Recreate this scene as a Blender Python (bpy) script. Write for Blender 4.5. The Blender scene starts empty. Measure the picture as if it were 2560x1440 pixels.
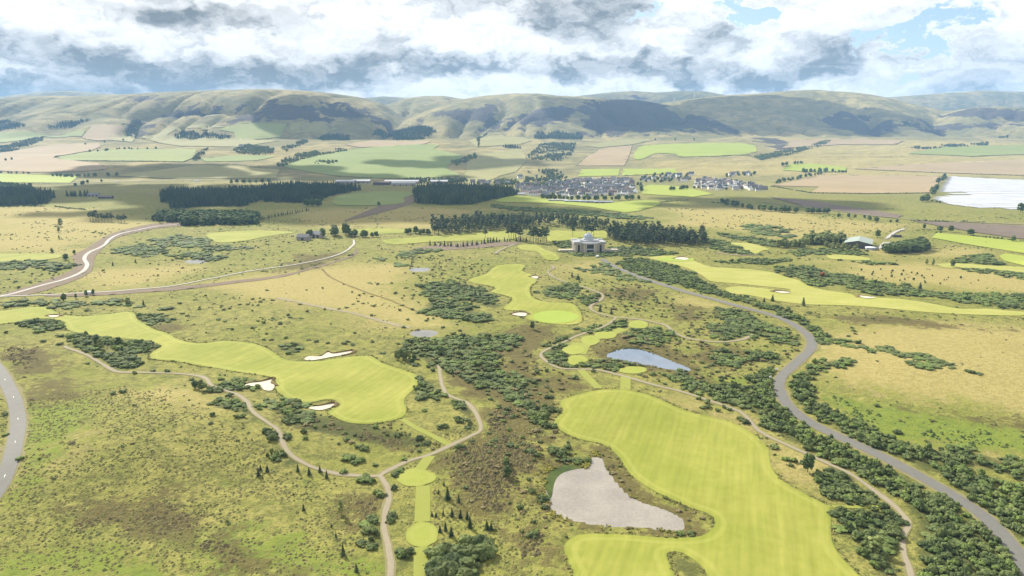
import bpy, math, random
import numpy as np
from mathutils import Vector, Matrix
from mathutils.geometry import delaunay_2d_cdt

R = math.radians
rng = np.random.default_rng(7)
random.seed(7)
scene = bpy.context.scene
C = scene.collection

# ------------------------------------------------------------------ camera
CAM_Z, PITCH, FPX, W0, H0 = 140.0, R(12.2), 1707.0, 2560.0, 1440.0
cd = bpy.data.cameras.new("camera"); cam = bpy.data.objects.new("camera", cd); C.objects.link(cam)
cam.location = (0, 0, CAM_Z); cam.rotation_euler = (R(90) - PITCH, 0, 0)
cd.sensor_width = 36.0; cd.lens = 36.0 * FPX / W0; cd.clip_start = 1.0; cd.clip_end = 60000.0
scene.camera = cam

# ------------------------------------------------------------------ light
SUN_EL, SUN_AZ = R(35.0), R(-36.0)          # azimuth from the view direction, + to the right
sun_dir = Vector((math.sin(SUN_AZ) * math.cos(SUN_EL), math.cos(SUN_AZ) * math.cos(SUN_EL), math.sin(SUN_EL)))
sl = bpy.data.lights.new("sun", 'SUN'); sl.energy = 5.0; sl.angle = R(0.53); sl.color = (1.0, 0.94, 0.85)
so = bpy.data.objects.new("sun", sl); C.objects.link(so)
so.rotation_euler = sun_dir.to_track_quat('Z', 'Y').to_euler(); so.location = (-3000, 4000, 4000)
scene.view_settings.view_transform = 'Standard'
scene.view_settings.look = 'None'
scene.view_settings.exposure = 0.98
scene.view_settings.gamma = 1.0
scene.view_settings.use_curve_mapping = False
scene.render.engine = 'CYCLES'
scene.cycles.use_denoising = True
scene.cycles.max_bounces = 5
scene.cycles.diffuse_bounces = 2
scene.cycles.transparent_max_bounces = 6
scene.cycles.volume_bounces = 1


# ------------------------------------------------------------------ node helper
class NT:
    def __init__(self, tree): self.t = tree; self.n = tree.nodes; self.l = tree.links
    def new(self, typ, **kw):
        nd = self.n.new(typ)
        for k, v in kw.items(): setattr(nd, k, v)
        return nd
    def put(self, sock, v):
        if isinstance(v, bpy.types.NodeSocket): self.l.new(v, sock)
        elif v is not None:
            if hasattr(sock.default_value, '__len__') and not hasattr(v, '__len__'): v = [v] * len(sock.default_value)
            if hasattr(sock.default_value, '__len__') and len(sock.default_value) == 4 and len(v) == 3: v = (*v, 1.0)
            sock.default_value = v
    def m(self, op, a, b=None, c=None, clamp=False):
        nd = self.new('ShaderNodeMath', operation=op, use_clamp=clamp)
        for i, v in enumerate((a, b, c)):
            if v is not None: self.put(nd.inputs[i], v)
        return nd.outputs[0]
    def vm(self, op, a, b=None):
        nd = self.new('ShaderNodeVectorMath', operation=op)
        self.put(nd.inputs[0], a)
        if b is not None: self.put(nd.inputs[1], b)
        return nd.outputs['Value'] if op in ('LENGTH', 'DOT_PRODUCT') else nd.outputs[0]
    def noise(self, vec, scale, detail=3.0, rough=0.55, dist=0.0):
        nd = self.new('ShaderNodeTexNoise')
        self.put(nd.inputs['Vector'], vec); self.put(nd.inputs['Scale'], scale)
        self.put(nd.inputs['Detail'], detail); self.put(nd.inputs['Roughness'], rough); self.put(nd.inputs['Distortion'], dist)
        return nd.outputs['Fac']
    def step(self, v, a, b, lo=0.0, hi=1.0):
        nd = self.new('ShaderNodeMapRange', interpolation_type='SMOOTHSTEP')
        for i, q in enumerate((v, a, b, lo, hi)): self.put(nd.inputs[i], q)
        return nd.outputs[0]
    def mix(self, f, a, b, mode='MIX'):
        nd = self.new('ShaderNodeMix', data_type='RGBA', blend_type=mode)
        self.put(nd.inputs[0], f); self.put(nd.inputs[6], a); self.put(nd.inputs[7], b)
        return nd.outputs[2]
    def attr(self, name):
        return self.new('ShaderNodeAttribute', attribute_name=name).outputs['Fac']


# ------------------------------------------------------------------ world: sky with a broken cloud deck
world = bpy.data.worlds.new("World"); scene.world = world; world.use_nodes = True
wt = NT(world.node_tree); wt.n.clear()
sky = wt.new('ShaderNodeTexSky', sky_type='NISHITA', sun_disc=False)
sky.sun_elevation = SUN_EL; sky.sun_rotation = SUN_AZ; sky.altitude = 200; sky.air_density = 1.0; sky.dust_density = 1.2
SKY_S = 0.08
tc = wt.new('ShaderNodeTexCoord').outputs['Generated']
sx = wt.new('ShaderNodeSeparateXYZ'); wt.put(sx.inputs[0], tc)
dx, dy, dz = sx.outputs
zz = wt.m('ADD', wt.m('MAXIMUM', dz, 0.0), 0.16)
cv = wt.new('ShaderNodeCombineXYZ')
wt.put(cv.inputs[0], wt.m('DIVIDE', dx, zz)); wt.put(cv.inputs[1], wt.m('DIVIDE', dy, zz))
pl = cv.outputs[0]                                                       # cloud deck coordinates
ang = wt.new('ShaderNodeCombineXYZ')                                     # azimuth, elevation
wt.put(ang.inputs[0], wt.m('ARCTAN2', dx, dy)); wt.put(ang.inputs[1], wt.m('ARCSINE', dz))
ang = ang.outputs[0]
warp_n = wt.new('ShaderNodeTexNoise'); wt.put(warp_n.inputs['Vector'], wt.vm('MULTIPLY', ang, (18.0, 30.0, 1.0)))
wt.put(warp_n.inputs['Scale'], 1.0); wt.put(warp_n.inputs['Detail'], 9.0); wt.put(warp_n.inputs['Roughness'], 0.60)
wv = wt.vm('MULTIPLY', wt.vm('SUBTRACT', warp_n.outputs['Color'], (0.5, 0.5, 0.5)), (0.16, 0.075, 0.0))
awarp = wt.vm('ADD', ang, wv)


def px_ang(px, py):
    a = math.atan((px - 1280) / FPX); e = PITCH * -1 + math.atan((720 - py) / FPX * math.cos(a))
    return a, e


def blob(px, py, rx, ry):
    a, e = px_ang(px, py)
    q = wt.vm('MULTIPLY', wt.vm('SUBTRACT', awarp, (a, e, 0.0)), (FPX / rx / 1.18, FPX / ry / 1.12, 0.0))
    return wt.step(wt.vm('LENGTH', q), 1.36, 0.38)


def blobs(lst):
    out = None
    for (px, py, rx, ry, w) in lst:
        b = wt.m('MULTIPLY', blob(px, py, rx, ry), w)
        out = b if out is None else wt.m('MAXIMUM', out, b)
    return out


dark = blobs([(110, 160, 330, 45, .85), (470, 150, 260, 40, .95), (760, 172, 190, 34, 1), (1060, 152, 220, 28, .9), 
              (560, 12, 190, 24, .65), (180, 62, 120, 34, .7), (1450, 28, 150, 54, .82), (1750, 95, 70, 34, .6), (1500, 162, 170, 28, .9),
              (1690, 172, 110, 30, .85), (1920, 166, 110, 26, .9), (2040, 88, 95, 36, .7), (2400, 142, 90, 30, .8), (2550, 172, 90, 26, .8),
              (2530, 70, 170, 50, .38), (980, 95, 50, 26, .5), (1160, 5, 90, 20, .45), (2180, 150, 120, 22, .4)])
gap = blobs([(1830, 14, 85, 46, 1), (2240, 26, 130, 60, 1), (1600, 22, 34, 30, .9), (2230, 140, 40, 14, .7), (1300, 150, 40, 14, .5)])
n_big = wt.noise(pl, 0.9, 7.0, 0.56, 0.25)
n_mid = wt.noise(wt.vm('MULTIPLY', awarp, (20.0, 36.0, 1.0)), 1.0, 9.0, 0.60, 0.2)
n_fine = wt.noise(wt.vm('MULTIPLY', ang, (70.0, 130.0, 1.0)), 1.0, 5.0, 0.6, 0.5)
shade = wt.m('ADD', wt.m('MULTIPLY', dark, wt.step(n_mid, 0.34, 0.54, 0.62, 1.0)), wt.m('MULTIPLY', wt.step(n_big, 0.55, 0.72), 0.30))
shade = wt.m('ADD', shade, wt.m('MULTIPLY', wt.step(n_mid, 0.47, 0.70), 0.40), clamp=True)
shade = wt.m('ADD', shade, wt.m('MULTIPLY', wt.m('SUBTRACT', n_fine, 0.5), 0.30), clamp=True)
cloud_col = wt.mix(shade, (0.625, 0.618, 0.605), (0.125, 0.138, 0.140))
cover_gap = wt.m('MAXIMUM', wt.m('MULTIPLY', gap, wt.step(n_mid, 0.36, 0.60, 1.25, 0.35)), wt.m('MULTIPLY', wt.step(n_big, 0.36, 0.30), 0.9), clamp=True)
cover = wt.m('SUBTRACT', 1.0, wt.step(cover_gap, 0.42, 0.78), clamp=True)
sky_col = wt.vm('SCALE', sky.outputs[0]); sky_col.node.inputs['Scale'].default_value = SKY_S
col = wt.mix(cover, sky_col, cloud_col)
below = wt.step(dz, -0.02, 0.0)
col = wt.mix(below, (0.10, 0.10, 0.07), col)
bg = wt.new('ShaderNodeBackground'); wt.put(bg.inputs[0], col); bg.inputs[1].default_value = 1.0
wo = wt.new('ShaderNodeOutputWorld'); wt.l.new(bg.outputs[0], wo.inputs[0])

# ------------------------------------------------------------------ numpy noise and terrain height


def _h(ix, iy, seed):
    n = (ix.astype(np.int64) * 374761393 + iy.astype(np.int64) * 668265263 + seed * 974634277) & 0xffffffff
    n = ((n ^ (n >> 13)) * 1274126177) & 0xffffffff
    return ((n ^ (n >> 16)) & 0xffff) / 65535.0 * 2 - 1


def vnoise(x, y, seed=0):
    ix, iy = np.floor(x), np.floor(y); fx, fy = x - ix, y - iy
    fx = fx * fx * fx * (fx * (fx * 6 - 15) + 10); fy = fy * fy * fy * (fy * (fy * 6 - 15) + 10)
    a, b, c, d = _h(ix, iy, seed), _h(ix + 1, iy, seed), _h(ix, iy + 1, seed), _h(ix + 1, iy + 1, seed)
    return (a + (b - a) * fx) * (1 - fy) + (c + (d - c) * fx) * fy


def fbm(x, y, seed=0, o=4):
    s = 0; a = 0.5
    for i in range(o):
        s = s + a * vnoise(x, y, seed + i); x, y, a = x * 2.03 + 17.1, y * 2.03 - 9.3, a * 0.5
    return s


def sstep(a, b, v):
    t = np.clip((v - a) / (b - a), 0, 1); return t * t * (3 - 2 * t)


def ray(px, py):
    u = (np.asarray(px, float) - 1280) / FPX; v = (720 - np.asarray(py, float)) / FPX
    c, s = math.cos(PITCH), math.sin(PITCH)
    return u, c + v * s, v * c - s


RIDGES = []


def ridge(Yc, Yf, zf, pts, gul=1.0, power=1.0):
    p = np.array(pts, float); a, b, c = ray(p[:, 0], p[:, 1])
    RIDGES.append((Yc, Yf, zf, a / b * Yc, CAM_Z + c / b * Yc, gul, power))


ridge(9600, 8200, 60, [(-900, 262), (-200, 246), (0, 243), (90, 232), (170, 227), (280, 234), (420, 260), (700, 300), (1400, 330)], .3)
ridge(9300, 8000, 60, [(700, 300), (880, 246), (960, 241), (1040, 246), (1200, 300)], .3)
ridge(9200, 7800, 80, [(1150, 330), (1300, 275), (1390, 246), (1450, 239), (1520, 231), (1580, 227), (1640, 231), (1700, 227), (1760, 229), (1820, 240), (1900, 262), (2100, 330)], .35)
ridge(8600, 6900, 80, [(1900, 330), (2060, 275), (2160, 248), (2230, 243), (2350, 233), (2460, 226), (2520, 230), (2620, 233), (2900, 250), (3400, 260)], .7)
ridge(7300, 4800, 120, [(820, 330), (930, 290), (985, 259), (1020, 247), (1065, 241), (1110, 241), (1165, 249), (1230, 275), (1350, 330)], .9)
ridge(6800, 3900, 85, [(1450, 340), (1560, 300), (1660, 256), (1740, 246), (1800, 239), (1900, 233), (1970, 227), (2020, 224), (2080, 228), (2140, 237), (2200, 252), (2270, 283), (2330, 312), (2480, 345)], .8)
ridge(6300, 3700, 75, [(900, 345), (1010, 305), (1090, 272), (1165, 248), (1220, 239), (1290, 234), (1350, 236), (1400, 242), (1500, 247), (1580, 250), (1640, 258), (1720, 278), (1800, 302), (1880, 326), (1980, 348)], 1.0)
ridge(6200, 3500, 62, [(-1400, 250), (-600, 246), (-200, 262), (0, 268), (50, 253), (110, 241), (200, 240), (300, 237), (430, 232), (560, 227), (680, 224), (760, 226), (830, 233), (900, 243), (960, 262), (1010, 295), (1080, 330), (1200, 350)], 1.2)
ridge(5600, 3800, 80, [(2080, 350), (2200, 336), (2290, 310), (2350, 290), (2420, 272), (2490, 268), (2560, 272), (2700, 282), (3000, 280), (3600, 270)], .6)

MODS = []          # ponds and mounds that reshape the ground


def h0(x, y):
    x = np.asarray(x, float); y = np.asarray(y, float)
    d = np.maximum(np.hypot(x, y), 60)
    und = np.minimum(2.6, 2000 / d) * 1.75 * fbm(x / 190, y / 190, 11, 2) + np.minimum(1.9, 780 / d) * fbm(x / 62, y / 62, 31, 2)
    und = und * sstep(5200, 2600, y)
    fm_ = y > 2540
    if not fm_.any(): return und
    if fm_.all(): return und + far_h(x, y)
    out = und.copy(); out[fm_] += far_h(x[fm_], y[fm_]); return out


def far_h(x, y):
    t = np.clip((y - 2550) / 1950, 0, 1)
    ap = 150 * (t ** 1.25) * (1 + 0.10 * vnoise(x / 900, y / 700, 5))
    ap = ap + t * (1 - t) * 26 * vnoise(x / 420, y / 420, 51)
    z = ap
    if not (y > 3490).any(): return z
    w = x + 160 * vnoise(x / 700, y / 700, 77)
    gn = np.abs(vnoise(w / 330, y / 1500, 61)); gn2 = np.abs(vnoise(w / 140, y / 800, 63))
    gul = (1 - gn) ** 6 * 85 + (1 - gn2) ** 5 * 34
    for (Yc, Yf, zf, xs, zs, g, pw) in RIDGES:
        zc = np.interp(x, xs, zs)
        t = (y - Yf) / (Yc - Yf); tc_ = np.clip(t, 0, 1)
        s = 0.5 - 0.5 * np.cos(np.pi * tc_ ** 1.15)
        zr = zf + (zc - zf) * s - g * gul * np.sin(np.pi * np.clip(t, 0, 1)) ** 1.3 * np.clip((zc - zf) / 300, 0, 1)
        zr = zr + np.clip(1.15 - t, 0, 1) * tc_ * 40 * vnoise(x / 520, y / 520, 91)
        back = np.clip((y - Yc) / 1800, 0, 1)
        zr = np.where(t > 1, zc - (zc - 20) * back * back * 0.8, zr)
        zr = np.where(t < 0, -1e3, zr)
        k = 14.0
        hh = np.clip(0.5 + 0.5 * (zr - z) / k, 0, 1)
        z = z * (1 - hh) + zr * hh + k * hh * (1 - hh) * 0.5
    return z


def sdist(poly, x, y):
    """signed distance to a polygon, positive inside"""
    d = np.full(x.shape, 1e9); ins = np.zeros(x.shape, bool)
    n = len(poly)
    for i in range(n):
        (ax, ay), (bx, by) = poly[i], poly[(i + 1) % n]
        ex, ey = bx - ax, by - ay; L = ex * ex + ey * ey + 1e-9
        t = np.clip(((x - ax) * ex + (y - ay) * ey) / L, 0, 1)
        d = np.minimum(d, (x - ax - t * ex) ** 2 + (y - ay - t * ey) ** 2)
        c = ((ay > y) != (by > y)) & (x < (bx - ax) * (y - ay) / (by - ay + 1e-12) + ax)
        ins ^= c
    return np.where(ins, 1, -1) * np.sqrt(d)


def local(poly, x, y, pad, fn, out):
    """apply fn(signed distance) only near the polygon"""
    p = np.asarray(poly); m = (x > p[:, 0].min() - pad) & (x < p[:, 0].max() + pad) & (y > p[:, 1].min() - pad) & (y < p[:, 1].max() + pad)
    if m.any(): fn(m, sdist(poly, x[m], y[m]), out)


def h(x, y):
    x = np.atleast_1d(np.asarray(x, float)); y = np.atleast_1d(np.asarray(y, float))
    z = h0(x, y)
    for kind, *a in MODS:
        if kind == 'pond':
            poly, lev = a
            def f(m, sd, o):
                w = sstep(-16, -1.0, sd); zz_ = np.where(sd > 0, lev - 0.15 - np.minimum(sd, 6) * 0.25, lev + 0.12 - sd * 0.03)
                o[m] = o[m] * (1 - w) + zz_ * w
            local(poly, x, y, 20, f, z)
        else:
            cx, cy, rx, ry, hh = a
            z += hh * np.exp(-((x - cx) / rx) ** 2 - ((y - cy) / ry) ** 2)
    return z


_ts = np.linspace(2000, 11000, 420)


def P(pts):
    """photograph points -> points on the ground (world x, y)"""
    pts = np.atleast_2d(np.asarray(pts, float))
    fl_ = pts[:, 1] > 462
    if fl_.any() and not fl_.all():
        out = np.zeros((len(pts), 2)); out[fl_] = P(pts[fl_]); out[~fl_] = P(pts[~fl_]); return out
    a, b, c = ray(pts[:, 0], pts[:, 1])
    k, q = a / b, c / b
    if fl_.all():                                  # nearly level ground: search close to where the level plane is met
        lo = -CAM_Z / q * 0.86; hi = -CAM_Z / q * 1.10
        for _ in range(26):
            mid = (lo + hi) / 2; gm = CAM_Z + q * mid - h0(k * mid, mid)
            lo = np.where(gm > 0, mid, lo); hi = np.where(gm > 0, hi, mid)
        return np.stack([k * hi, hi], 1)
    Y = np.broadcast_to(_ts, (len(pts), len(_ts))); X = k[:, None] * Y
    g = CAM_Z + q[:, None] * Y - h0(X, Y)
    below_ = g < 0; i = np.where(below_.any(1), below_.argmax(1), len(_ts) - 1); i = np.maximum(i, 1)
    lo, hi = _ts[i - 1].copy(), _ts[i].copy()
    for _ in range(18):
        mid = (lo + hi) / 2; gm = CAM_Z + q * mid - h0(k * mid, mid)
        lo = np.where(gm > 0, mid, lo); hi = np.where(gm > 0, hi, mid)
    return np.stack([k * hi, hi], 1)


def smooth(p, n=4, closed=True):
    """Catmull-Rom through the points"""
    p = np.asarray(p, float); m = len(p); out = []
    for i in range(m if closed else m - 1):
        if closed: a, b, c, d = p[i - 1], p[i], p[(i + 1) % m], p[(i + 2) % m]
        else: a, b, c, d = p[max(i - 1, 0)], p[i], p[i + 1], p[min(i + 2, m - 1)]
        for j in range(n):
            t = j / n
            out.append(0.5 * ((2 * b) + (c - a) * t + (2 * a - 5 * b + 4 * c - d) * t * t + (3 * b - a - 3 * c + d) * t ** 3))
    if not closed: out.append(p[-1])
    return np.array(out)


def ellipse(cx, cy, rx, ry, n=22):
    t = np.linspace(0, 2 * np.pi, n, endpoint=False); return np.stack([cx + rx * np.cos(t), cy + ry * np.sin(t)], 1)


# ------------------------------------------------------------------ traced shapes (photograph points)
POND1 = [(1516, 886), (1539, 874), (1574, 868), (1606, 872), (1652, 889), (1687, 903), (1722, 919), (1733, 926), (1711, 928), (1669, 921), (1606, 909), (1553, 898), (1529, 893)]
POND2 = [(1479, 1142), (1500, 1144), (1511, 1165), (1532, 1197), (1557, 1225), (1588, 1246), (1641, 1263), (1694, 1288), (1713, 1309), (1708, 1320), (1676, 1321), (1588, 1313), (1500, 1309), (1441, 1299), (1399, 1288), (1380, 1265), (1366, 1221), (1372, 1180), (1402, 1163), (1427, 1160), (1462, 1170), (1476, 1160)]
POND3 = ellipse(1061, 832, 34, 8)
POND4 = ellipse(1049, 673, 25, 5.5)
POND5 = ellipse(490, 653, 27, 5)
ponds = []
for nm, pp in (("1", POND1), ("2", POND2), ("3", POND3), ("4", POND4), ("5", POND5)):
    w = P(smooth(pp, 3)); lev = float(h0(w[:, 0], w[:, 1]).mean()) - 0.5
    w = np.array(w); MODS.append(('pond', w, lev)); ponds.append((w, lev))
for (px, py, rx, ry, hh) in ((330, 1120, 60, 45, 7.0), (480, 1000, 45, 30, 2.5), (2300, 930, 90, 60, 4.0), (1460, 648, 60, 40, 2.5), (840, 625, 60, 45, 3.5), (1330, 640, 40, 40, 3.0)):
    c_ = P([(px, py)])[0]; MODS.append(('mound', c_[0], c_[1], rx, ry, hh))

FAIR = {
 'left': [(-60, 785), (0, 778), (60, 770), (115, 768), (150, 785), (195, 791), (250, 788), (305, 781), (335, 782), (345, 800), (385, 823), (415, 832), (450, 850), (500, 858), (560, 852), (625, 857), (670, 872), (700, 892), (730, 902), (790, 903), (850, 895), (900, 890), (931, 892), (955, 907), (990, 919), (1033, 933), (1047, 949), (1041, 967), (1019, 988), (1010, 1005), (1017, 1026), (1005, 1044), (966, 1055), (920, 1061), (868, 1058), (826, 1040), (823, 1029), (840, 1015), (837, 1003), (812, 1001), (773, 1010), (731, 1006), (700, 990), (689, 975), (689, 955), (668, 943), (598, 932), (545, 922), (492, 913), (440, 904), (387, 899), (374, 892), (383, 878), (404, 864), (352, 851), (299, 846), (264, 843), (211, 836), (169, 825), (155, 804), (105, 797), (35, 807), (0, 811), (-60, 815)],
 'front': [(1497, 975), (1448, 986), (1409, 998), (1400, 1010), (1407, 1028), (1388, 1049), (1388, 1063), (1402, 1077), (1448, 1098), (1500, 1109), (1529, 1126), (1553, 1154), (1574, 1186), (1624, 1221), (1676, 1246), (1729, 1270), (1765, 1282), (1783, 1295), (1785, 1313), (1765, 1334), (1730, 1342), (1660, 1343), (1553, 1334), (1465, 1334), (1430, 1344), (1411, 1365), (1416, 1397), (1434, 1432), (1452, 1475), (1700, 1475), (1687, 1440), (1673, 1408), (1667, 1385), (1690, 1380), (1713, 1387), (1748, 1411), (1769, 1440), (1785, 1475), (2185, 1475), (2149, 1440), (2117, 1408), (2089, 1373), (2077, 1337), (2077, 1278), (2061, 1260), (2012, 1235), (1959, 1204), (1931, 1172), (1924, 1140), (1922, 1123), (1899, 1098), (1871, 1077), (1829, 1056), (1776, 1042), (1713, 1026), (1659, 1003), (1624, 988), (1581, 978), (1553, 973)],
 'centre': [(1244, 664), (1282, 661), (1314, 664), (1306, 677), (1335, 689), (1342, 703), (1326, 717), (1326, 735), (1342, 749), (1377, 756), (1427, 758), (1444, 770), (1455, 791), (1453, 805), (1430, 812), (1377, 810), (1325, 801), (1314, 794), (1318, 780), (1290, 777), (1265, 775), (1260, 768), (1279, 752), (1272, 742), (1237, 733), (1226, 728), (1238, 721), (1219, 714), (1184, 708), (1170, 701), (1188, 693), (1216, 684), (1230, 671)],
 'right': [(1620, 645), (1660, 640), (1700, 641), (1730, 650), (1776, 667), (1836, 671), (1888, 675), (1934, 682), (1969, 694), (1997, 701), (2019, 714), (2054, 724), (2117, 733), (2152, 742), (2205, 745), (2258, 749), (2328, 759), (2398, 772), (2469, 772), (2521, 777), (2600, 783), (2600, 790), (2504, 789), (2433, 787), (2363, 784), (2293, 779), (2223, 772), (2152, 766), (2082, 763), (2012, 761), (1941, 752), (1871, 738), (1836, 735), (1815, 727), (1818, 719), (1853, 716), (1906, 721), (1960, 727), (1975, 724), (1930, 718), (1885, 714), (1836, 709), (1776, 703), (1755, 689), (1723, 673), (1695, 664), (1660, 656)],
}
SMALLFAIR = [
 [(1825, 608), (1871, 608), (1906, 617), (1924, 624), (1906, 627), (1888, 636), (1871, 629), (1846, 617)],
 [(2068, 638), (2117, 638), (2170, 645), (2170, 652), (2117, 650), (2075, 647)],
 [(2342, 661), (2398, 659), (2469, 664), (2600, 672), (2600, 686), (2504, 677), (2433, 671), (2363, 670)],
 [(1297, 614), (1340, 613), (1365, 628), (1395, 645), (1395, 655), (1360, 652), (1340, 635), (1300, 625)],
 [(1370, 577), (1448, 579), (1511, 577), (1515, 596), (1448, 598), (1377, 604), (1367, 595)],
 [(960, 600), (1100, 590), (1200, 582), (1270, 578), (1300, 590), (1260, 600), (1100, 604), (990, 612)],
 [(-40, 637), (88, 635), (151, 637), (144, 646), (53, 653), (-40, 654)],
 [(520, 584), (633, 577), (738, 581), (668, 591), (615, 602), (548, 607), (527, 598)],
 [(850, 578), (950, 571), (1060, 577), (1000, 583), (900, 585)],
]
BUNKERS = [
 ([(761, 899), (773, 892), (802, 892), (819, 881), (833, 885), (879, 878), (875, 885), (826, 894), (780, 902)], 'long ragged white sand bunker under a brown bank at the edge of the fairway'),
 ([(613, 971), (626, 964), (654, 959), (684, 950), (677, 962), (687, 969), (680, 983), (661, 983), (650, 973), (619, 974)], 'three-pronged white sand bunker beside the fairway and gravel path'),
 ([(773, 1024), (802, 1018), (833, 1011), (835, 1018), (805, 1029), (780, 1028)], 'crescent of white sand notched into the fairway edge under a grassy lip'),
 ([(121, 790), (141, 789), (148, 792), (130, 795)], 'tiny white sand bunker at the top of the long fairway'),
 ([(1280, 787), (1290, 783), (1304, 782), (1317, 785), (1314, 791), (1298, 791)], 'small white sand bunker beside the round putting green'),
 ([(1328, 693), (1337, 691), (1346, 694), (1340, 698)], 'tiny white sand bunker at the waist of the central fairway'),
 ([(1687, 648), (1700, 644), (1721, 647), (1715, 651), (1697, 650)], 'small white sand bunker by the road-side green near the domed clubhouse'),
 ([(2146, 740), (2165, 742), (2190, 745), (2172, 747), (2155, 745)], 'thin pale bunker between gorse and the long far fairway'),
 ([(1935, 729), (1955, 729), (1976, 733), (1955, 734)], 'thin pale bunker under a brown lip on the forked fairway'),
]
TEES = [((1040, 1195, 48, 22), 'oval mown tee beside the gravel path junction'), ((1056, 1337, 42, 34), 'round mown tee in the straight mown walkway'),
        ((1595, 812, 26, 10), 'small mown tee among gorse above the blue pond'), ((1476, 851, 25, 13), 'mown tee in the chain of tees, uppermost beside gorse'),
        ((1435, 875, 28, 12), 'mown tee in the chain of tees, middle one'), ((1442, 900, 25, 13), 'mown tee in the chain of tees beside the path bend'),
        ((1514, 838, 30, 9), 'flat mown tee branching off the chain of tees'), ((1581, 926, 38, 9), 'mown tee between the blue pond and gravel path')]
STRIPS = [([(1058, 1215), (1057, 1260), (1056, 1305)], 6.0), ([(1057, 1368), (1058, 1410), (1058, 1480)], 6.5), ([(1075, 1140), (1062, 1158), (1050, 1175)], 5.0),
          ([(1003, 1047), (1040, 1070), (1085, 1092), (1122, 1112)], 3.2), ([(1452, 925), (1470, 945), (1497, 972)], 5.0), ([(1564, 940), (1564, 955), (1563, 975)], 6.0),
          ([(1455, 858), (1448, 868), (1440, 885)], 14.0), ([(2065, 1266), (2120, 1268), (2215, 1264)], 2.2), ([(1480, 848), (1500, 842), (1520, 836), (1560, 822)], 9.0)]
ROAD1 = [(1505, 652), (1518, 659), (1571, 682), (1641, 707), (1694, 724), (1770, 745), (1846, 766), (1906, 781), (1959, 799), (1994, 819), (2019, 840), (2028, 858), (2026, 879), (2008, 900), (1978, 925), (1955, 946), (1947, 967), (1953, 990), (1971, 1016), (2000, 1041), (2040, 1066), (2100, 1094), (2187, 1133), (2258, 1169), (2328, 1207), (2398, 1249), (2469, 1299), (2521, 1355), (2560, 1408), (2610, 1490)]
ROAD2 = [(-60, 870), (-20, 905), (7, 940), (25, 975), (39, 1010), (46, 1056), (44, 1098), (35, 1151), (21, 1193), (-5, 1239), (-60, 1300)]
TRACK1 = [(457, 561), (404, 565), (352, 574), (299, 586), (274, 599), (260, 614), (226, 630), (211, 646), (218, 663), (204, 681), (158, 700), (105, 714), (35, 734), (0, 741), (-60, 752)]
TRACK2 = [(884, 600), (885, 612), (878, 624), (861, 634), (809, 648), (738, 662), (668, 672), (597, 683), (527, 697), (447, 713), (350, 723), (246, 731), (130, 737), (0, 742)]
PATHS = [
 ([(160, 866), (169, 871), (211, 885), (253, 909), (292, 929), (352, 932), (422, 934), (492, 941), (517, 952), (527, 969), (548, 983), (591, 997), (619, 1018), (633, 1043), (668, 1068), (693, 1085), (703, 1105), (724, 1140), (773, 1168), (826, 1183), (893, 1190), (945, 1191), (966, 1179), (1019, 1154), (1075, 1137), (1131, 1112), (1181, 1088), (1202, 1074), (1195, 1045), (1181, 1021), (1163, 1005), (1121, 989), (1107, 968), (1100, 940), (1098, 912)], 3.4),
 ([(950, 1190), (962, 1205), (970, 1221), (973, 1249), (963, 1285), (959, 1320), (970, 1362), (977, 1404), (975, 1446), (970, 1500)], 3.6),
 ([(1377, 664), (1384, 671), (1370, 682), (1399, 700), (1448, 715), (1480, 725), (1507, 738), (1500, 752), (1476, 766), (1486, 779), (1525, 791), (1539, 794), (1529, 805), (1500, 821), (1448, 838), (1413, 854), (1370, 872), (1353, 886), (1356, 896), (1381, 914), (1405, 922), (1448, 923), (1500, 926), (1553, 939), (1624, 960), (1694, 977), (1765, 1000), (1811, 1016), (1850, 1031), (1871, 1049), (1889, 1070), (1924, 1093), (1966, 1112), (2029, 1140), (2075, 1162), (2128, 1186), (2187, 1228), (2230, 1260), (2265, 1295), (2272, 1316), (2258, 1344), (2261, 1383), (2272, 1415), (2290, 1490)], 3.4),
 ([(1539, 794), (1600, 799), (1660, 812), (1681, 828), (1713, 844), (1765, 854), (1818, 856), (1860, 849), (1881, 837)], 3.6),
 ([(1790, 631), (1836, 638), (1895, 638)], 5.0), ([(1286, 612), (1254, 624), (1237, 636)], 5.0),
]
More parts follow.
